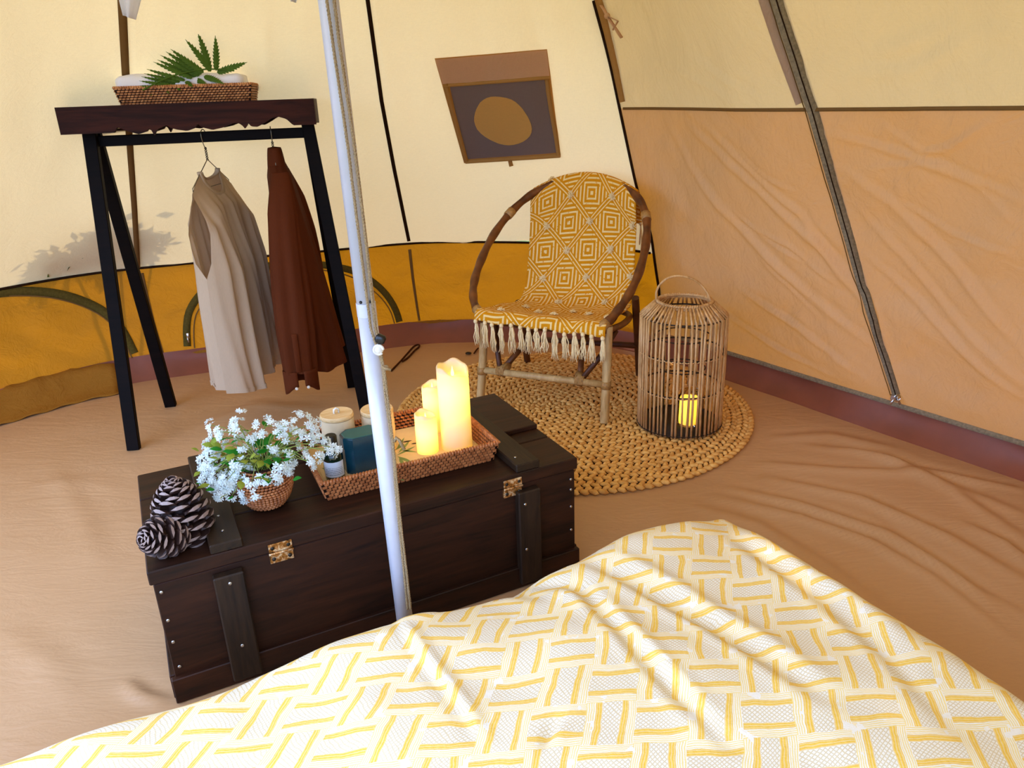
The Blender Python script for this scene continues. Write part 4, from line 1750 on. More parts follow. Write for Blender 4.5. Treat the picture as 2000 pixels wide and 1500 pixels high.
# ================================================================== CHEST
CH_ANG = math.atan2(0.4415, 0.897)
CHC = V(-0.401, 1.739)
CT = 0.33
chest = thing('wooden_chest', 'dark stained wooden chest with battens and rusty hinges', 'chest', (CHC[0], CHC[1], 0), CH_ANG)


def chw(x, y, z):
    c, s = math.cos(CH_ANG), math.sin(CH_ANG)
    return V(CHC[0] + c * x - s * y, CHC[1] + s * x + c * y, z)


CL_, CD_ = 1.012, 0.490
LIDB = 0.298
body = thing_body = obj('body', MB().box((0, 0, 0.06 + (LIDB - 0.003 - 0.06) / 2), (CL_ - 0.012, CD_ - 0.012, LIDB - 0.003 - 0.06), 0.002), M_CHEST, chest, smooth=False)
for (x, y, sx, sy) in ((0, -CD_ / 2 + 0.003, CL_ + 0.004, 0.016), (0, CD_ / 2 - 0.003, CL_ + 0.004, 0.016), (-CL_ / 2 + 0.003, 0, 0.016, CD_ - 0.03), (CL_ / 2 - 0.003, 0, 0.016, CD_ - 0.03)):
    obj('plinth_board', MB().box((x, y, 0.031), (sx, sy, 0.062), 0.002), M_CHEST, chest, smooth=False)
# lid of three planks
yy = -CD_ / 2
for w in (0.150, 0.185, 0.149):
    obj('lid_plank', MB().box((0, yy + w / 2, (LIDB + CT) / 2), (CL_, w - 0.0015, CT - LIDB), 0.0025), M_CHEST, chest, smooth=False)
    yy += w + 0.003
for x in (-0.350, 0.364):
    obj('lid_batten', MB().box((x, 0, CT + 0.011), (0.066, CD_ - 0.004, 0.022), 0.003), M_CHESTT, chest, smooth=False)
    obj('front_batten', MB().box((x - 0.008, -CD_ / 2 - 0.006, 0.150), (0.062, 0.024, 0.268), 0.003), M_CHESTV, chest, smooth=False)
obj('lid_cleat', MB().box((0.452, 0.105, CT + 0.007), (0.106, 0.275, 0.014), 0.002), M_CHEST, chest, smooth=False)
for x in (-0.245, 0.318):
    hg = obj('hinge', MB().tube([(x - 0.026, -CD_ / 2 - 0.003, LIDB - 0.001), (x + 0.026, -CD_ / 2 - 0.003, LIDB - 0.001)], 0.003, 8), M_HINGE, chest)
    obj('leaf', MB().box((x, -CD_ / 2 - 0.001, LIDB + 0.012), (0.050, 0.003, 0.020), 0.0008), M_HINGE, hg, smooth=False)
    obj('leaf', MB().box((x, -CD_ / 2 + 0.0035, LIDB - 0.015), (0.050, 0.008, 0.022), 0.0008), M_HINGE, hg, smooth=False)
    for dx in (-0.017, 0.017):
        for dz in (0.012, -0.015):
            obj('screw', MB().ball((x + dx, -CD_ / 2 - 0.0025, LIDB + dz), 0.0045, 8, 6, (1, 0.4, 1)), M_DARKMETAL, hg)
for (x, z) in ((-0.488, 0.275), (-0.488, 0.205), (-0.488, 0.150), (-0.487, 0.085), (-0.358, 0.265), (-0.358, 0.105), (0.488, 0.27), (0.488, 0.24), (0.488, 0.19), (0.488, 0.12), (0.342, 0.25), (0.342, 0.12)):
    yf = -CD_ / 2 + 0.005 if abs(x) > 0.4 else -CD_ / 2 - 0.0185
    obj('nail', MB().ball((x, yf, z), 0.0042, 8, 6, (1, 0.4, 1)), M_METAL, chest)
for (x, y) in ((-0.35, -0.19), (-0.35, -0.12), (0.35, -0.20)):
    obj('nail', MB().ball((x, y, CT + 0.022), 0.0035, 8, 6, (1, 1, 0.4)), M_METAL, chest)

# ---- tray on the chest ------------------------------------------------------
TR_ANG = math.atan2(0.190, 0.410)
tfl = V(-0.448, 1.549)
te = V(math.cos(TR_ANG), math.sin(TR_ANG))
tgv = V(-te[1], te[0])
TRC = tfl + te * 0.226 + tgv * 0.160
tray_c = thing('wicker_tray', 'large red-brown wicker tray of candles on the chest', 'tray', (TRC[0], TRC[1], CT + 0.0005), TR_ANG)
wicker_tray(tray_c, 0.452, 0.320, 0.052, 0.014, M_WICKER, M_WICKERB, 0.0135, 6, M_PAPER)
TZ = CT + 0.0105


def trayw(px, py, z=TZ):
    return at(px, py, z)


# printed olive sprig on the tray floor
spr = thing('printed_napkin', 'cream paper with printed olive sprig lining the wicker tray', 'napkin', (TRC[0], TRC[1], TZ - 0.0005), TR_ANG)
obj('sheet', MB().box((0, 0, 0.0007), (0.40, 0.27, 0.0014)), M_PAPER, spr, smooth=False)


def tloc(p):
    d = p[:2] - TRC
    return V(np.dot(d, te), np.dot(d, tgv))


rg = random.Random(5)
for k, (px, py, qx, qy, w, m_) in enumerate(((775, 890, 812, 872, .010, 0), (776, 892, 806, 905, .012, 0), (778, 886, 800, 862, .009, 0), (772, 880, 790, 868, .008, 0), (780, 895, 790, 912, .010, 0), (768, 905, 782, 925, .010, 0), (762, 900, 752, 915, .009, 0), (785, 880, 815, 884, .009, 0), (785, 865, 805, 861, .010, 1), (803, 868, 815, 866, .008, 1), (775, 878, 790, 855, .007, 0), (770, 930, 790, 940, .009, 0), (765, 885, 769, 890, .010, 1), (632, 900, 640, 935, .008, 0), (628, 915, 650, 920, .008, 0), (615, 890, 640, 905, .008, 0))):
    a = tloc(trayw(px, py))
    b = tloc(trayw(qx, qy))
    d = nrm(b - a)
    s = V(-d[1], d[0])
    L = max(0.012, np.linalg.norm(b - a))
    vs = [(*(a + d * L * u + s * w * 0.5 * math.sin(math.pi * u) * sg), 0.0018) for sg in (-1, 1) for u in np.linspace(0, 1, 7)]
    fs = [(i, i + 1, 7 + i + 1, 7 + i) for i in range(6)]
    obj('printed_leaf', MB().add(vs, fs), M_OLIVED if m_ else M_OLIVE, spr, smooth=False)

TZ2 = TZ + 0.001


# candles: hollow wax shells with an LED inside
def candle(label, xy, r, h, power, seed, dip=0.012):
    rg = random.Random(seed)
    c = thing('pillar_candle', label, 'candle', (xy[0], xy[1], TZ2), rg.uniform(0, 6), 'lit pillar candles in the tray')
    mb = MB()
    seg = 40
    ph = [rg.uniform(0, 6.28) for _ in range(3)]

    def top(th):
        return h + dip * (0.7 * math.sin(th + ph[0]) + 0.35 * math.sin(2 * th + ph[1]) + 0.2 * math.sin(5 * th + ph[2]))
    rows = []
    for k, u in enumerate(np.linspace(0, 1, 12)):
        rows.append([V(r * math.cos(t), r * math.sin(t), u * (top(t) - 0.004)) for t in np.linspace(0, 2 * math.pi, seg, endpoint=False)])
    rows.append([V((r - 0.0025) * math.cos(t), (r - 0.0025) * math.sin(t), top(t)) for t in np.linspace(0, 2 * math.pi, seg, endpoint=False)])
    rows.append([V((r - 0.007) * math.cos(t), (r - 0.007) * math.sin(t), top(t) - 0.004) for t in np.linspace(0, 2 * math.pi, seg, endpoint=False)])
    rows.append([V((r - 0.012) * math.cos(t), (r - 0.012) * math.sin(t), h - 0.026) for t in np.linspace(0, 2 * math.pi, seg, endpoint=False)])
    mb.grid(seg, len(rows), lambda i, j: rows[j][i], closed_u=True)
    o = (len(rows) - 1) * seg
    mb.f.append(tuple(o + i for i in range(seg)))
    mb.f.append(tuple(range(seg))[::-1])
    obj('wax', mb, M_WAX, c)
    fl_ = MB()
    fl_.lathe([(0.0005, 0), (0.004, 0.006), (0.0045, 0.012), (0.002, 0.022), (0.0004, 0.030)], 10, (0, 0, h - 0.027))
    obj('flame', fl_, M_FLAME, c)
    ld = bpy.data.lights.new('candle_glow', 'POINT')
    ld.energy = power
    ld.color = (1.0, 0.76, 0.20)
    ld.shadow_soft_size = 0.008
    lo = bpy.data.objects.new('candle_glow', ld)
    COL.objects.link(lo)
    lo.parent = c
    lo.location = (0, 0, h - 0.06 if h > 0.15 else h - 0.045)
    return c


_tp = at(893, 872, TZ2)[:2]
candle('tallest cream pillar candle at the front of the tray', _tp, 0.0405, 0.222, 0.38, 4, 0.016)
_sp = at(836, 880, TZ2)[:2]
candle('shortest pillar candle glowing yellow at the front of the tray', _sp, 0.0285, 0.105, 0.18, 8, 0.008)
_bp = at(850, 838, TZ2)[:2]
candle('middle-height pillar candle half hidden behind the tallest one', _bp, 0.029, 0.135, 0.2, 12, 0.006)


# canisters
def canister(xy, r, h, label):
    c = thing('canister', label, 'canister', (xy[0], xy[1], TZ2), 0.5, 'bamboo-lidded canisters in the tray')
    mb = MB()
    mb.lathe([(r * 0.90, 0), (r * 0.95, 0.004), (r, h * 0.55), (r * 0.97, h - 0.012)], 40)
    obj('body', mb, M_CANBODY, c, auto=50)
    ld = MB()
    ld.lathe([(r * 0.985, h - 0.0105), (r * 1.0, h - 0.008), (r * 0.99, h - 0.002), (r * 0.95, h), (r * 0.80, h - 0.001)], 40)
    lid = obj('lid', ld, M_BAMBOO, c, auto=50)
    lp = MB()
    lp.tube([V(-0.006, 0, h - 0.001), V(-0.006, 0, h + 0.009), V(0, 0, h + 0.013), V(0.006, 0, h + 0.009), V(0.006, 0, h - 0.001)], 0.004, 6, flat=0.6)
    obj('pull_loop', lp, M_LEATHER, lid)


canister(at(668, 893, TZ2)[:2], 0.0425, 0.125, 'bamboo-lidded canister beside the dark green bottle')
canister(at(744, 878, TZ2)[:2], 0.0425, 0.118, 'bamboo-lidded canister behind the tent pole')

# bottle
bp = at(656, 933, TZ2)
bot = thing('amber_bottle', 'dark green glass bottle with black cap and grey label', 'bottle', (bp[0], bp[1], TZ2), 0.1)
bot.name = 'glass_bottle'
br = 0.0235
obj('glass', MB().lathe([(br * 0.9, 0), (br, 0.003), (br, 0.062), (br * 0.88, 0.072), (br * 0.5, 0.079), (br * 0.48, 0.084)], 32), M_GLASSG, bot, auto=60)
obj('cap', MB().lathe([(br * 0.62, 0.082), (br * 0.62, 0.112), (br * 0.52, 0.115)], 24), M_BLACK, bot, auto=40)
lb = MB()
uvs = []
for j in range(2):
    for i in range(25):
        a = -math.pi / 2 + (i / 24 - 0.5) * 2.6
        lb.v.append(((br + 0.0006) * math.cos(a), (br + 0.0006) * math.sin(a), 0.012 + 0.040 * j))
        uvs.append((i / 24, j))
for i in range(24):
    lb.f.append((i, i + 1, 25 + i + 1, 25 + i))
lb.uv = uvs
obj('paper_label', lb, M_LABEL, bot)

# octagonal tin
tp_ = at(712, 912, TZ2)
tin = thing('tea_tin', 'glossy dark teal octagonal tin beside the bottle', 'tin', (tp_[0], tp_[1], TZ2), TR_ANG + 0.02)


def octo(w, d, c):
    return [(-w / 2 + c, -d / 2), (w / 2 - c, -d / 2), (w / 2, -d / 2 + c), (w / 2, d / 2 - c), (w / 2 - c, d / 2), (-w / 2 + c, d / 2), (-w / 2, d / 2 - c), (-w / 2, -d / 2 + c)]


def octo_solid(levels):
    mb = MB()
    n = 8
    vs = []
    for (w, d, c, z) in levels:
        vs += [(x, y, z) for x, y in octo(w, d, c)]
    fs = [tuple(range(n))[::-1]]
    for k in range(len(levels) - 1):
        for i in range(n):
            j = (i + 1) % n
            fs.append((k * n + i, k * n + j, (k + 1) * n + j, (k + 1) * n + i))
    fs.append(tuple((len(levels) - 1) * n + i for i in range(n)))
    return mb.add(vs, fs)


obj('body', octo_solid([(.094, .066, .018, 0), (.096, .068, .018, .003), (.096, .068, .018, .067)]), M_TIN, tin, smooth=False)
lid = obj('lid', octo_solid([(.099, .071, .019, .0675), (.099, .071, .019, .093), (.095, .067, .018, .0965)]), M_TIN, tin, smooth=False)
obj('lid_top', octo_solid([(.090, .062, .017, .0965), (.088, .060, .017, .0978)]), M_TINTOP, lid, smooth=False)

# ================================================================== FLOWER POT
pp = V(-0.578, 1.560, CT)
pot = thing('flower_pot', 'round woven rattan pot of white flowers on the chest', 'flower pot', tuple(pp), 0.3)
PROF = [(0.026, 0.0), (0.040, 0.008), (0.052, 0.024), (0.060, 0.045), (0.062, 0.062), (0.058, 0.082), (0.050, 0.098), (0.045, 0.108)]
obj('inner_pot', MB().lathe([(r - 0.003, z) for r, z in PROF] + [(0.038, 0.106), (0.036, 0.09)], 32), M_WICKERB, pot)
wv = MB()
rows = 15
for r_ in range(rows):
    z = 0.005 + 0.100 * (r_ + 0.5) / rows
    rr = float(np.interp(z, [p[1] for p in PROF], [p[0] for p in PROF]))
    r2 = float(np.interp(z + 0.004, [p[1] for p in PROF], [p[0] for p in PROF]))
    n = max(18, int(2 * math.pi * rr / 0.0085))
    for i in range(n):
        a = 2 * math.pi * (i + (0.5 if r_ % 2 else 0)) / n
        er = V(math.cos(a), math.sin(a), 0)
        upv = nrm(V(er[0] * (r2 - rr), er[1] * (r2 - rr), 0.004))
        tv = V(-math.sin(a), math.cos(a), 0)
        nn = nrm(np.cross(tv, upv))
        wv.grain(er * rr + V(0, 0, z), tv + 0.12 * upv, nn, 0.0112, 0.0068, 0.007, 5)
obj('weave', wv, M_WICKER, pot)
rg = random.Random(11)
FLM = {}


def floret_cluster(seed):
    r2 = random.Random(seed)
    mb = MB()
    for k in range(9):
        th = r2.uniform(0, 6.28)
        ph = r2.uniform(0, 1.25)
        c = V(math.cos(th) * math.sin(ph), math.sin(th) * math.sin(ph), math.cos(ph)) * r2.uniform(0.009, 0.018)
        n = nrm(c + V(0, 0, 0.004))
        a = nrm(np.cross(n, V(0.31, 0.77, 0.2)))
        b = np.cross(n, a)
        R = r2.uniform(0.0075, 0.0105)
        for q in range(5):
            t = 2 * math.pi * q / 5 + th
            d = a * math.cos(t) + b * math.sin(t)
            s = np.cross(n, d)
            mb.add([c, c + d * R * 0.6 + s * R * 0.27 + n * 0.001, c + d * R + n * 0.0022, c + d * R * 0.6 - s * R * 0.27 + n * 0.001], [(0, 1, 2, 3)])
    return mb.mesh('flower_cluster', False, M_PETAL)


cl_meshes = [floret_cluster(s) for s in range(6)]
stems = []
cand = [(412, 828), (470, 812), (455, 835), (500, 830), (523, 822), (515, 850), (560, 835), (580, 815), (600, 832), (612, 826), (590, 850), (575, 870), (610, 865), (635, 870), (640, 880), (620, 890), (595, 895), (570, 905), (600, 905), (540, 850), (480, 855), (440, 850), (425, 845), (415, 865), (410, 890), (405, 910), (412, 930), (420, 905), (430, 880), (435, 915), (440, 940), (425, 950), (442, 958), (460, 945), (452, 925), (470, 930), (480, 905), (500, 915), (495, 945), (545, 925), (555, 915), (560, 890), (500, 880), (475, 880), (455, 900), (448, 870), (530, 880), (420, 870), (408, 935), (430, 970), (575, 845), (555, 858), (545, 838), (585, 885), (510, 935), (487, 960), (545, 910), (465, 860), (625, 860), (400, 900), (405, 880), (435, 895), (415, 915), (445, 955), (462, 825), (595, 820), (605, 845), (572, 825), (648, 872), (500, 860)]
foc = pp + V(0, 0, 0.11)
cand = cand + [(x + 9, y + 7) for x, y in cand[::2]] + [(x - 8, y + 5) for x, y in cand[20:40]]
for k, (px, py) in enumerate(cand):
    # depth: low flowers hang in front, high ones stand further back
    y = 1.56 + (930 - py) / 130 * 0.05 + rg.uniform(-0.035, 0.035) - (0.03 if py > 900 else 0)
    P = at_plane(px + rg.uniform(-3, 3), py + rg.uniform(-3, 3), V(0, y, 0), V(0, 1, 0))
    d = P - foc
    if np.linalg.norm(d[:2]) < 0.05 and P[2] < CT + 0.10:
        P = P + V(0, -0.03, 0)
    if P[2] < CT + 0.012:
        P[2] = CT + 0.014
    o = obj('flower_cluster', cl_meshes[k % 6], None)
    o.parent = pot
    lp_ = P - pp
    c_, s_ = math.cos(-0.3), math.sin(-0.3)
    L = V(c_ * lp_[0] - s_ * lp_[1], s_ * lp_[0] + c_ * lp_[1], lp_[2])
    o.location = L
    o.rotation_euler = Vector(nrm(d + V(0, -0.06, 0.03))).to_track_quat('Z', 'Y').to_euler()
    sc = rg.uniform(0.7, 0.98)
    o.scale = (sc, sc, sc)
    stems.append(L)
sm = MB()
lfm = MB()
for k, L in enumerate(stems):
    if k % 2 == 0:
        b0 = V(rg.uniform(-0.02, 0.02), rg.uniform(-0.02, 0.02), 0.09)
        mid = (b0 + L) / 2 + V(0, 0, 0.03 + 0.02 * rg.random())
        sm.tube(smooth_poly([b0, mid, L], 2), 0.0010, 4)
obj('stems', sm, M_STEM, pot)


def leafmesh():
    mb = MB()
    vs = []
    n = 7
    for i in range(n):
        u = i / (n - 1)
        w = 0.30 * math.sin(math.pi * u ** 0.85)
        z = 0.12 * math.sin(math.pi * u)
        vs += [(u, -w, z - 0.05 * (w > 0)), (u, 0, z), (u, w, z - 0.05 * (w > 0))]
    fs = []
    for i in range(n - 1):
        a = i * 3
        fs += [(a, a + 1, a + 4, a + 3), (a + 1, a + 2, a + 5, a + 4)]
    return mb.add(vs, fs)


leaf_g = leafmesh().mesh('leaf', True, M_LEAF)
leaf_y = leafmesh().mesh('leaf', True, M_LEAFY)
for k in range(120):
    big = k < 24
    a = rg.uniform(0, 6.28)
    rr = rg.uniform(0.012, 0.055) if big else rg.uniform(0.03, 0.125)
    o = obj('leaf', leaf_g if (big or rg.random() < 0.35) else leaf_y, None, pot)
    o.location = (rr * math.cos(a) + (0.01 if big else -0.012), rr * math.sin(a), (0.095 + rg.uniform(0.0, 0.05)) if big else (0.10 + rg.uniform(0.0, 0.085) - rr * 0.25))
    sc = rg.uniform(0.028, 0.042) if big else rg.uniform(0.016, 0.030)
    o.scale = (sc, sc, sc)
    o.rotation_euler = (rg.uniform(-0.6, 0.6), rg.uniform(-0.7, 0.35), a + rg.uniform(-0.9, 0.9))

# ================================================================== PINE CONES
sc_mb = MB()
# one scale: a wedge with a thick diamond tip
sc_mb.add([(0, -0.10, -0.02), (0, 0.10, -0.02), (0, 0.10, 0.03), (0, -0.10, 0.03), (0.75, -0.40, -0.02), (0.75, 0.40, -0.02), (0.75, 0.36, 0.10), (0.75, -0.36, 0.10), (1.0, -0.12, 0.02), (1.0, 0.12, 0.02), (1.0, 0.10, 0.17), (1.0, -0.10, 0.17), (0.92, -0.34, 0.08), (0.92, 0.34, 0.08)],
          [(0, 3, 2, 1), (0, 1, 5, 4), (3, 7, 6, 2), (0, 4, 7, 3), (1, 2, 6, 5), (4, 5, 9, 8), (7, 11, 10, 6), (4, 8, 12, 7), (7, 12, 11), (5, 6, 13, 9), (6, 10, 13), (8, 9, 10, 11), (8, 11, 12), (9, 13, 10)])
scale_me = sc_mb.mesh('scale', False, M_CONE)
scale_me.materials.append(M_CONETIP)
for p in scale_me.polygons[-3:]:
    p.material_index = 1


def pine_cone(label, loc, R, Hh, n, axis, seed):
    rg = random.Random(seed)
    c = thing('pine_cone', label, 'pine cone', loc, 0, 'pine cones on the chest')
    q = Vector(axis).normalized().to_track_quat('Z', 'Y')
    core = MB().lathe([(0.004, 0.0), (R * 0.42, Hh * 0.12), (R * 0.5, Hh * 0.35), (R * 0.35, Hh * 0.7), (0.004, Hh * 0.95)], 12)
    o = obj('core', core, M_CONE, c)
    o.rotation_mode = 'QUATERNION'
    o.rotation_quaternion = q
    for k in range(n):
        u = (k + 0.5) / n
        a = k * 2.39996
        h = Hh * (0.06 + 0.88 * u)
        r = R * 0.30 * (1 - 0.6 * u)
        ln = R * (0.50 + 0.42 * math.sin(math.pi * min(1, 0.22 + 0.74 * u))) * (1.0 - 0.42 * u ** 2)
        el = math.radians(-24 + 98 * u ** 1.1) + rg.uniform(-0.1, 0.1)
        m = q.to_matrix().to_4x4() @ Matrix.Rotation(a, 4, 'Z') @ Matrix.Translation((r * 0.4, 0, h)) @ Matrix.Rotation(-el, 4, 'Y') @ Matrix.Scale(ln, 4)
        s = bpy.data.objects.new('scale', scale_me)
        COL.objects.link(s)
        s.parent = c
        s.matrix_local = m
    return c


cb = at(368, 1050, CT)
pine_cone('larger pine cone standing beside the lid batten', (cb[0], cb[1], CT + 0.014), 0.064, 0.125, 92, (-0.05, -0.05, 1), 1)
cs_ = at(338, 1082, CT)
pine_cone('smaller reddish pine cone at the corner of the chest', (cs_[0] + 0.0, cs_[1] + 0.022, CT + 0.034), 0.048, 0.075, 70, (-0.35, -0.75, 0.35), 2)

# ================================================================== RUG
RUG = V(0.235, 2.835)
RUGR = 0.710
RUGT = 0.016
rug = thing('round_rug', 'round braided jute rug under the armchair and lantern', 'rug', (RUG[0], RUG[1], 0.0))
obj('backing', MB().lathe([(RUGR - 0.02, 0.002), (RUGR - 0.015, 0.008)], 96), M_JUTEB, rug)
NBR = 17
bw = RUGR / NBR
for k in range(NBR):
    r = bw * (k + 0.5)
    n = max(6, int(2 * math.pi * r / 0.030))
    mb = MB()
    rg = random.Random(k)
    for i in range(n):
        a = 2 * math.pi * (i + 0.37 * k) / n
        for s in (-1, 1):
            aa = a + (0.5 * 2 * math.pi / n if s > 0 else 0)
            rr = r + s * bw * 0.235
            p = V(rr * math.cos(aa), rr * math.sin(aa), 0.0095 + rg.uniform(-0.001, 0.001))
            tv = V(-math.sin(aa), math.cos(aa), 0)
            er = V(math.cos(aa), math.sin(aa), 0)
            mb.grain(p, tv + er * (0.70 * s) + V(0, 0, rg.uniform(-0.08, 0.08)), V(0, 0, 1), 0.041 * rg.uniform(0.9, 1.1), bw * 0.40, 0.0175, 6)
    obj('braid', mb, M_JUTE, rug)

# ================================================================== ARMCHAIR
CF = V(0.105, 2.77)
CA = math.atan2(-0.405, 0.914)
Z0 = 0.0185
chair = thing('rattan_armchair', 'rattan hoop armchair on the round rug', 'chair', (CF[0], CF[1], Z0), CA)
hoop = [(-0.235, 0.005, .400), (-0.285, 0.04, .428), (-0.322, 0.110, .482), (-0.335, 0.195, .548), (-0.328, 0.320, .648), (-0.285, 0.440, .742), (-0.215, 0.528, .810), (-0.105, 0.586, .856), (0.0, 0.600, .868), (0.115, 0.586, .857), (0.235, 0.528, .812), (0.305, 0.440, .742), (0.335, 0.320, .648), (0.337, 0.195, .548), (0.315, 0.100, .476), (0.285, 0.04, .430), (0.255, 0.005, .398)]
HP = smooth_poly([V(a, b, c - Z0) for a, b, c in hoop], 3)
rg = random.Random(2)
obj('arm_hoop', MB().tube(HP, [0.0165 + 0.0015 * math.sin(i * 0.9) for i in range(len(HP))], 14), M_RATTAN, chair)
obj('seat_front_rail', MB().tube([V(-0.26, 0.012, .385 - Z0), V(0, 0.0, .375 - Z0), V(0.27, 0.012, .383 - Z0)], 0.015, 12), M_RATTAN, chair)
inner = smooth_poly([V(-0.25, 0.02, .375 - Z0), V(-0.275, .25, .34 - Z0), V(-0.25, .46, .33 - Z0), V(0, .53, .325 - Z0), V(0.25, .46, .33 - Z0), V(0.275, .25, .34 - Z0), V(0.26, .02, .375 - Z0)], 3)
obj('seat_ring', MB().tube(inner, 0.013, 10), M_RATTAN, chair)
for x in (-0.2, -0.1, 0.0, 0.1, 0.2):
    sp = smooth_poly([V(x, 0.01, .385 - Z0), V(x, .2, .325 - Z0), V(x, .40, .312 - Z0), V(x * 1.02, .515, .40 - Z0), V(x * 1.05, .57 - 1.3 * x * x, .60 - Z0), V(x * 1.03, .60 - 1.6 * x * x, .865 - 1.3 * x * x - Z0)], 2)
    obj('spindle', MB().tube(sp, 0.006, 8), M_RATTAN, chair)
legs = {'FL': (V(-0.262, 0.0, 0), V(-0.235, 0.03, .39 - Z0)), 'FR': (V(0.266, 0.0, 0), V(0.272, 0.022, .395 - Z0)), 'BL': (V(-0.285, 0.575, 0), V(-0.255, 0.42, .35 - Z0)), 'BR': (V(0.262, 0.555, 0), V(0.285, 0.36, .42 - Z0))}
for k_, (a, b) in legs.items():
    rear = k_[0] == 'B'
    lg = obj('leg', MB().tube([a, a * 0.5 + b * 0.5 + V(0, 0.004, 0), b], 0.0168 if not rear else 0.0155, 14), M_RATLEGD if rear else M_RATLEG, chair, auto=50)
    for z in (0.150,):
        if not rear:
            m_ = a + (b - a) * (z / b[2])
            obj('cane_binding', MB().tube([m_ - V(0, 0, 0.014), m_ + V(0, 0, 0.014)], 0.0195, 14), M_BIND, lg)
fl0 = legs['FL'][0] + (legs['FL'][1] - legs['FL'][0]) * 0.41
fr0 = legs['FR'][0] + (legs['FR'][1] - legs['FR'][0]) * 0.40
obj('front_stretcher', MB().tube([fl0, fr0], 0.0135, 12), M_RATLEG, chair)
cen = V(0.0, 0.30, 0.18)
for s, e in ((-1, V(-0.02, 0.40, .30)), (1, V(0.02, 0.40, .30))):
    a = fl0 + (fr0 - fl0) * (0.16 if s < 0 else 0.80)
    br_ = obj('brace', MB().tube([a, a * 0.5 + e * 0.5 + V(s * 0.02, 0, 0.02), e + V(s * 0.12, 0.0, 0.02)], 0.012, 10), M_RATTAN, chair)
    bn = MB()
    d = nrm(fr0 - fl0)
    for q in range(6):
        c0 = a + d * (0.006 * (q - 2.5))
        bn.tube([c0 + 0.0165 * (math.cos(t) * V(0, 1, 0) + math.sin(t) * V(0, 0, 1)) + V(0, 0.004, 0.004) for t in np.linspace(0, 2 * math.pi, 14, endpoint=False)], 0.0034, 5, closed=True)
    bn.tube([a + V(0, 0.0, 0.0), a + nrm(e - a) * 0.05], [0.024, 0.015], 10)
    obj('cane_binding', bn, M_BIND, br_)
    aL = legs['FL'] if s < 0 else legs['FR']
    k_ = aL[0] + (aL[1] - aL[0]) * 0.93
    obj('corner_brace', MB().tube([a + d * 0.0, (a + k_) / 2 + V(s * 0.01, 0.06, -0.01), k_ + V(0, 0.11, -0.02)], 0.011, 10), M_RATLEGD, chair)
for k_ in (('BL', 'BR'),):
    a = legs['BL'][0] * 0.6 + legs['BL'][1] * 0.4
    b = legs['BR'][0] * 0.6 + legs['BR'][1] * 0.4
    obj('rear_stretcher', MB().tube([a, b], 0.0125, 10), M_RATLEGD, chair)
for x, y, z in ((-0.292, 0.430, .733), (0.312, 0.430, .733), (0.262, 0.01, .398), (-0.26, 0.02, .412)):
    i = min(range(len(HP)), key=lambda q: np.linalg.norm(HP[q] - V(x, y, z - Z0)))
    t = nrm(HP[min(i + 1, len(HP) - 1)] - HP[max(0, i - 1)])
    obj('cane_binding', MB().tube([HP[i] - t * 0.018, HP[i] + t * 0.018], 0.0198, 12), M_BIND, chair)

# ---- throw over the chair ---------------------------------------------------
throw = thing('throw_blanket', 'mustard throw with white lattice print and tassels draped over the armchair', 'throw', (CF[0], CF[1], Z0), CA)
cen_path = [(.640, .68), (.640, .75), (.634, .82), (.620, .872), (.600, .890), (.580, .880), (.556, .83), (.535, .73), (.512, .62), (.488, .51), (.462, .425), (.420, .372), (.350, .352), (.260, .355), (.160, .377), (.070, .404), (.015, .418), (-.014, .416), (-.026, .400), (-.030, .378)]
CP = smooth_poly([V(a, b) for a, b in cen_path], 3)
CPd = [0.0]
for i in range(1, len(CP)):
    CPd.append(CPd[-1] + np.linalg.norm(CP[i] - CP[i - 1]))
TL = CPd[-1]


def throw_pt(s, d):
    """s -1..1 across, d metres along from the hidden back hem to the front hem"""
    y = float(np.interp(d, CPd, [p[0] for p in CP]))
    z = float(np.interp(d, CPd, [p[1] for p in CP]))
    k = d / TL
    top = math.exp(-((d - 0.25) / 0.17) ** 2)
    w = float(np.interp(k, [0, .22, .45, .62, .72, .85, 1.0], [.225, .232, .236, .245, .250, .258, .262]))
    x = s * w + 0.012
    y -= 1.15 * x * x * top + 0.30 * x * x * (1 - top) * math.exp(-((d - 0.55) / 0.2) ** 2)
    z -= (1.35 if x < 0 else 1.15) * x * x * top
    # hammock hollow of the seat, higher at its sides
    seat = math.exp(-((k - 0.76) / 0.13) ** 2)
    z += seat * (0.45 * x * x) + 0.004 * seat * math.sin(8 * s + 20 * k)
    fr = max(0, (k - 0.86) / 0.14)
    z += 0.004 * fr * math.sin(12 * s) + (-0.010 * s * fr)
    y += 0.003 * math.sin(5 * s + 9 * k)
    return V(x, y, z - Z0)


NS, ND = 60, 150
th = MB()
uv = []
LA, LB = 0.100, 0.118
d0 = 0.262                                                # the top edge
for j in range(ND):
    d = TL * j / (ND - 1)
    for i in range(NS):
        s = -1 + 2 * i / (NS - 1)
        th.v.append(tuple(throw_pt(s, d)))
        w = 0.245
        uv.append(((s * w - 0.03) / LA + 1.0, (d - d0 - 0.055 + 0.02 * s) / LB))
for j in range(ND - 1):
    for i in range(NS - 1):
        th.f.append((j * NS + i, j * NS + i + 1, (j + 1) * NS + i + 1, (j + 1) * NS + i))
th.uv = uv
obj('cloth', th, M_THROW, throw, solid=0.004)
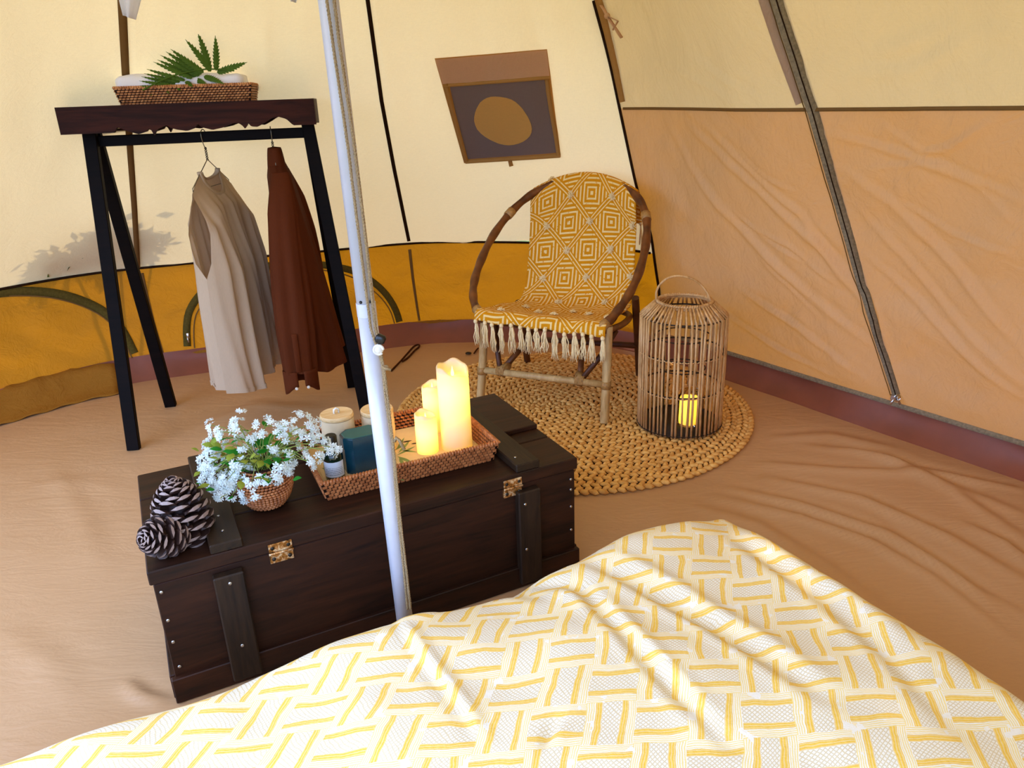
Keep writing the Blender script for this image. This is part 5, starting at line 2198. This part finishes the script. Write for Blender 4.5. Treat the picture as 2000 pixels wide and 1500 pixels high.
# tufts at the lattice crossings
rg = random.Random(9)
for r_ in range(-1, 9):
    for c_ in range(-3, 4):
        if (r_ + c_) % 2 == 1:
            s = (c_ * LA + 0.03) / 0.245
            d = r_ * LB + d0 + 0.055 - 0.02 * s
            if abs(s) > 1.02 or d > TL - 0.03 or d < 0.2:
                continue
            s = max(-0.97, min(0.97, s))
            p = throw_pt(s, d)
            n = nrm(np.cross(throw_pt(min(1, s + 0.02), d) - throw_pt(s - 0.02, d), throw_pt(s, d + 0.01) - throw_pt(s, d - 0.01)))
            if n[1] > 0 and n[2] < 0.2 or n[2] < -0.2:
                n = -n
            tf = MB()
            a = nrm(np.cross(n, V(1, 0.2, 0.1)))
            b = np.cross(n, a)
            for q in range(46):
                t = rg.uniform(0, 6.28)
                ph = rg.uniform(0.0, 1.45)
                dr = (a * math.cos(t) + b * math.sin(t)) * math.sin(ph) + n * math.cos(ph) * 0.62
                tf.tube([p + n * 0.002 + dr * 0.003, p + n * 0.002 + dr * rg.uniform(0.015, 0.021)], [0.0026, 0.0015], 4)
            obj('tuft', tf, M_TASSEL, throw)
# tassels on the front hem
for k in range(15):
    s = -0.97 + 1.94 * k / 14 + rg.uniform(-0.02, 0.02)
    p = throw_pt(s, TL - 0.004) + V(0, -0.006, 0)
    ts = MB()
    ts.ball(p + V(0, -0.002, -0.006), 0.0085, 8, 6, (1, 1, 1.1))
    Lt = rg.uniform(0.095, 0.118)
    for q in range(13):
        a = rg.uniform(0, 6.28)
        r = rg.uniform(0.002, 0.011)
        off = V(r * math.cos(a), 0.55 * r * math.sin(a), 0)
        e = off * rg.uniform(1.0, 1.9)
        wv_ = V(rg.uniform(-0.005, 0.005), rg.uniform(-0.003, 0.003), 0)
        ts.tube([p + V(0, 0, -0.008) + off * 0.4, p + off + wv_ + V(0, 0, -Lt * 0.35), p + e * 0.9 - wv_ + V(0, 0, -Lt * 0.7), p + e + wv_ + V(0, 0, -Lt * rg.uniform(0.9, 1.05))], [0.0026, 0.0022, 0.0020, 0.0014], 5)
    obj('tassel', ts, M_TASSEL, throw)
# a few tassels hang on the far side of the back
for k in range(6):
    s = 0.98 - 0.34 * k
    p = throw_pt(s, 0.004)
    ts = MB()
    ts.ball(p + V(0, 0, -0.004), 0.008, 8, 6)
    for q in range(8):
        e = V(rg.uniform(-0.012, 0.012), rg.uniform(-0.006, 0.006), -rg.uniform(0.08, 0.10))
        ts.tube([p, p + e * 0.5, p + e], 0.002, 4)
    obj('tassel', ts, M_TASSEL, throw)

# ================================================================== LANTERN
LC = V(0.628, 2.632)
LR = 0.153
lant = thing('cane_lantern', 'tall cylindrical cane lantern with a hoop handle on the rug', 'lantern', (LC[0], LC[1], Z0 + 0.001))
NC = 54
SH, NK, NR = 0.428, 0.470, 0.093
rg = random.Random(21)
for k in range(NC):
    a = 2 * math.pi * (k + rg.uniform(-0.22, 0.22)) / NC
    er = V(math.cos(a), math.sin(a), 0)
    tv = V(-math.sin(a), math.cos(a), 0)
    r0 = 0.0040 + rg.uniform(-0.0005, 0.0007)
    w = rg.uniform(-0.004, 0.004)
    obj('cane', MB().tube([er * LR + V(0, 0, 0.0), er * (LR + 0.001) + tv * w * 0.6 + V(0, 0, 0.15), er * (LR + 0.002) + tv * w + V(0, 0, 0.30), er * (LR + 0.001) + V(0, 0, SH)], r0, 6), M_CANE, lant)
    obj('shoulder_cane', MB().tube([er * (LR + 0.003) + V(0, 0, SH - 0.004), er * (NR + 0.01) + V(0, 0, NK + 0.003)], r0 * 0.95, 6), M_CANE, lant)


def hoopm(r, z, tr, seg=60, wob=0.0):
    return MB().tube([V(r * math.cos(a), r * math.sin(a), z + wob * math.sin(9 * a)) for a in np.linspace(0, 2 * math.pi, seg, endpoint=False)], tr, 8, closed=True)


for r, z, tr in ((LR - 0.006, 0.008, 0.004), (LR - 0.006, 0.155, 0.003), (LR - 0.006, 0.292, 0.003), (LR - 0.005, SH - 0.004, 0.003), (NR, NK + 0.004, 0.0055), (NR + 0.004, NK - 0.004, 0.004)):
    obj('ring', hoopm(r, z, tr), M_CANED if z < 0.45 else M_CANE, lant)
for z in (0.155, 0.292, 0.008):
    wp = MB()
    for k in range(NC):
        for s in (0, 1):
            a = 2 * math.pi * (k + 0.25 + 0.5 * s) / NC
            er = V(math.cos(a), math.sin(a), 0)
            tv = V(-math.sin(a), math.cos(a), 0)
            wp.grain(er * (LR + 0.003) + V(0, 0, z), tv + V(0, 0, 0.55 if s else -0.55), er, 0.0125, 0.0042, 0.005, 4)
    obj('lashing', wp, M_CANE if z > 0.1 else M_CANED, lant)
wp = MB()
for k in range(70):
    a = 2 * math.pi * k / 70
    er = V(math.cos(a), math.sin(a), 0)
    wp.grain(er * (NR + 0.002) + V(0, 0, NK + 0.005), V(0, 0, 1) + 0.5 * V(-math.sin(a), math.cos(a), 0), er, 0.019, 0.006, 0.016, 5)
obj('neck_binding', wp, M_CANE, lant)
for z, r in ((0.345, 0.10), (0.225, 0.085)):
    obj('inner_ring', hoopm(r, z, 0.0025), M_CANED, lant)
for a in (2.2, 4.6, 0.4):
    obj('inner_wire', MB().tube([V(0.10 * math.cos(a), 0.10 * math.sin(a), 0.40), V(0.085 * math.cos(a), 0.085 * math.sin(a), 0.225), V(0.08 * math.cos(a), 0.08 * math.sin(a), 0.01)], 0.0022, 6), M_CANED, lant)
obj('base_disc', MB().lathe([(LR - 0.012, 0.003), (LR - 0.01, 0.008)], 48), M_CANED, lant)
hn = [V(-NR - 0.004, 0.02, NK), V(-NR - 0.008, 0.015, NK + 0.045), V(-0.075, 0.005, NK + 0.085), V(-0.03, 0.0, NK + 0.100), V(0.03, -0.005, NK + 0.085), V(0.072, -0.012, NK + 0.045), V(NR - 0.002, -0.02, NK - 0.002)]
obj('handle', MB().tube(smooth_poly(hn, 3), 0.0042, 8), M_CANE, lant)

jp = V(0.655, 2.600, Z0 + 0.010)
jar = thing('glass_jar', 'small clear glass jar around the candle inside the lantern', 'jar', tuple(jp))
obj('glass', MB().lathe([(0.038, 0.0), (0.040, 0.004), (0.040, 0.112), (0.028, 0.122), (0.027, 0.140), (0.0285, 0.142)], 32, capt=False), M_GLASS, jar)
wh = MB().tube([V(0.040 * math.cos(a), 0.0, 0.128 + 0.022 * math.sin(a)) for a in np.linspace(-0.4, math.pi + 0.4, 16)], 0.0014, 6)
obj('bail', wh, M_CANE, jar)
jc = thing('pillar_candle', 'yellow glowing candle inside the glass jar in the lantern', 'candle', tuple(jp + V(0, 0, 0.0035)))
wx = MB()
wx.lathe([(0.030, 0), (0.0315, 0.004), (0.0315, 0.098), (0.029, 0.103), (0.024, 0.098), (0.012, 0.094)], 32)
obj('wax', wx, M_WAX, jc)
obj('flame', MB().lathe([(0.0005, 0), (0.005, 0.008), (0.0055, 0.014), (0.0025, 0.026), (0.0004, 0.036)], 10, (0, 0, 0.094)), M_FLAME, jc)
ld = bpy.data.lights.new('candle_glow', 'POINT')
ld.energy = 0.5
ld.color = (1.0, 0.66, 0.08)
ld.shadow_soft_size = 0.006
lo = bpy.data.objects.new('candle_glow', ld)
COL.objects.link(lo)
lo.parent = jc
lo.location = (0, 0, 0.06)

# ================================================================== BED
BC = V(0.530, 1.690)                                     # far right corner of the bed
be = V(-math.cos(CH_ANG + 0.01), -math.sin(CH_ANG + 0.01))     # along the foot, to the left
bg = V(-be[1], be[0])                                    # towards the head of the bed
if bg[1] > 0:
    bg = -bg
BH = 0.222
BWID, BLEN = 1.80, 1.95
bed = thing('bed', 'low bed under a yellow and white woven bedspread', 'bed', (BC[0], BC[1], 0), 0)
mt = MB()
mt_c = be * BWID / 2 + bg * BLEN / 2
mt.box((mt_c[0], mt_c[1], 0.08), (BWID - 0.16, BLEN - 0.16, 0.15), 0.04, Matrix.Rotation(math.atan2(-be[1], -be[0]), 3, 'Z'))
obj('mattress', mt, plain('mattress_ticking', '#ddd6cc', 0.9, 0.1), bed)


def bl(px, py):
    p = at(px, py, 0.2)[:2] - BC
    return (float(np.dot(p, bg)), float(np.dot(p, be)))


bed_ridges = [
    ([bl(1130, 1110), bl(1280, 1190), bl(1380, 1245), bl(1500, 1330), bl(1600, 1400)], 0.018, -0.012),
    ([bl(1180, 1100), bl(1330, 1175), bl(1480, 1270), bl(1620, 1370)], 0.02, 0.010),
    ([bl(1420, 1060), bl(1600, 1185), bl(1720, 1300), bl(1850, 1450)], 0.02, -0.009),
    ([bl(1460, 1060), bl(1650, 1180), bl(1800, 1310)], 0.022, 0.008),
    ([bl(1120, 1160), bl(1200, 1250), bl(1330, 1400), bl(1420, 1490)], 0.016, -0.012),
    ([bl(1160, 1180), bl(1290, 1330), bl(1400, 1450)], 0.02, 0.010),
    ([bl(960, 1140), bl(1010, 1150), bl(1090, 1180)], 0.03, -0.012),
    ([bl(780, 1220), bl(830, 1300), bl(920, 1420), bl(960, 1490)], 0.012, 0.008),
    ([bl(770, 1215), bl(810, 1225), bl(860, 1205)], 0.02, 0.008),
    ([bl(1020, 1130), bl(1130, 1170), bl(1180, 1215)], 0.02, -0.012),
    ([bl(1060, 1500), bl(1080, 1460), bl(1100, 1440)], 0.01, -0.010),
]
na, nb_ = 250, 230
RA = 0.075
aa = np.linspace(-0.24, BLEN, na)
bb = np.linspace(-0.24, BWID, nb_)
A_, B_ = np.meshgrid(aa, bb, indexing='ij')


def prof(t):
    """plan position and height factor for cloth length t measured from the top edge"""
    arc = RA * math.pi / 2
    t0 = RA - arc
    pos = np.where(t >= RA, t, np.where(t > t0, RA - RA * np.sin(np.clip((RA - t) / RA, 0, math.pi / 2)), 0.0 + 0.35 * (t - t0) * 0.2))
    drop = np.where(t >= RA, 0.0, np.where(t > t0, RA * (1 - np.cos(np.clip((RA - t) / RA, 0, math.pi / 2))), RA + (t0 - t)))
    return pos, drop


pa, da = prof(A_)
pb_, db_ = prof(B_)
ZB = BH + 0.016 * value_noise(A_ * 3.2 + 4, B_ * 3.2 + 9, 81, 3) + 0.020 * np.exp(-((A_ - 0.35) / 0.4) ** 2) * np.exp(-((B_ - 0.55) / 0.5) ** 2)
ZB += ridges(A_, B_, bed_ridges)
ZB -= 0.02 * np.exp(-(B_ - 0.66) ** 2 / 0.012) * np.exp(-(A_) ** 2 / 0.02)
ZB = ZB - np.sqrt(da ** 2 + db_ ** 2) - 0.025 * np.exp(-((A_ - 0.05) ** 2 + (B_ - 0.05) ** 2) / 0.01)
ZB = np.maximum(ZB, 0.006)
wav = 0.012 * np.sin(B_ * 17) * np.clip(da / 0.1, 0, 1)
wav2 = 0.012 * np.sin(A_ * 15 + 1) * np.clip(db_ / 0.1, 0, 1)
XW = BC[0] * 0 + pa * bg[0] + pb_ * be[0] + wav * bg[0] + wav2 * be[0]
YW = pa * bg[1] + pb_ * be[1] + wav * bg[1] + wav2 * be[1]
bm_ = MB()
bm_.v = [tuple(p) for p in np.stack([XW, YW, ZB], -1).reshape(-1, 3)]
for i in range(na - 1):
    for j in range(nb_ - 1):
        bm_.f.append((i * nb_ + j, i * nb_ + j + 1, (i + 1) * nb_ + j + 1, (i + 1) * nb_ + j))
UX = A_ * bg[0] + B_ * be[0] + 0.004 * value_noise(A_ * 7, B_ * 7, 5)
UY = A_ * bg[1] + B_ * be[1] + 0.004 * value_noise(A_ * 7, B_ * 7, 6)
bm_.uv = np.stack([UX, UY], -1).reshape(-1, 2)
spread = obj('bedspread', bm_, M_BED, bed)
# fringe along the right hem, near the corner
fr = MB()
rg = random.Random(4)
for k in range(70):
    a = -0.02 + k * 0.010 + rg.uniform(-0.003, 0.003)
    p = V(*(bg * a - be * 0.018), 0.115 + rg.uniform(-0.012, 0.012))
    e = V(*(-be * rg.uniform(0.035, 0.07) + bg * rg.uniform(-0.02, 0.02)), -0.085 + rg.uniform(-0.015, 0.02))
    fr.tube([p, p + e * 0.5 + V(0, 0, 0.012), p + e], 0.002, 4)
obj('fringe', fr, M_TASSEL, bed)

# ================================================================== SMALL THINGS
# pennant tips hanging at the top of the view
for k, (pts, y, lab) in enumerate((((( 205, -110), (300, -110), (262, 38), (240, 30)), 2.35, 'white pennant tip hanging above the wicker tray'), (((548, -110), (610, -110), (577, 5), (566, 2)), 2.2, 'white pennant tip hanging beside the pole top'))):
    P = [at_plane(px, py, V(0, y, 0), V(0, 1, 0)) for px, py in pts]
    mb = MB()
    mb.grid(10, 12, lambda i, j: (P[0] * (1 - i / 9) + P[1] * (i / 9)) * (1 - j / 11) + (P[3] * (1 - i / 9) + P[2] * (i / 9)) * (j / 11) + V(0, 0.012 * math.sin(i * 0.9 + k), 0))
    o = obj('pennant', mb, M_PENNANT, solid=0.0015)
    tag(o, lab, 'pennant', 'white pennants under the roof')
# peg cords lying on the floor
fc = thing('floor_cord', 'brown looped cord lying on the floor left of the rug', 'cord', tuple(at(800, 690, 0)))
fo_ = at(800, 690, 0)
P = [at(x, y, 0.005) - fo_ for x, y in ((764, 724), (780, 708), (796, 690), (808, 676), (818, 672), (820, 677), (810, 684), (798, 698), (786, 706))]
obj('cord', MB().tube(smooth_poly(P, 2), 0.0045, 6), M_CORDD, fc)
h0 = at(915, 692, 0)
hk = thing('cord_end', 'small dark cord end with metal eyelet on the floor by the chair', 'cord', tuple(h0))
P = [at(x, y, 0.006) - h0 for x, y in ((934, 680), (930, 684), (926, 690))]
obj('cord', MB().tube(P, 0.004, 6), M_CORDD, hk)
obj('eyelet', MB().tube([V(0.012 * math.cos(a), 0.010 * math.sin(a), 0.006) for a in np.linspace(0, 2 * math.pi, 14, endpoint=False)], 0.004, 6, closed=True), M_DARKMETAL, hk)
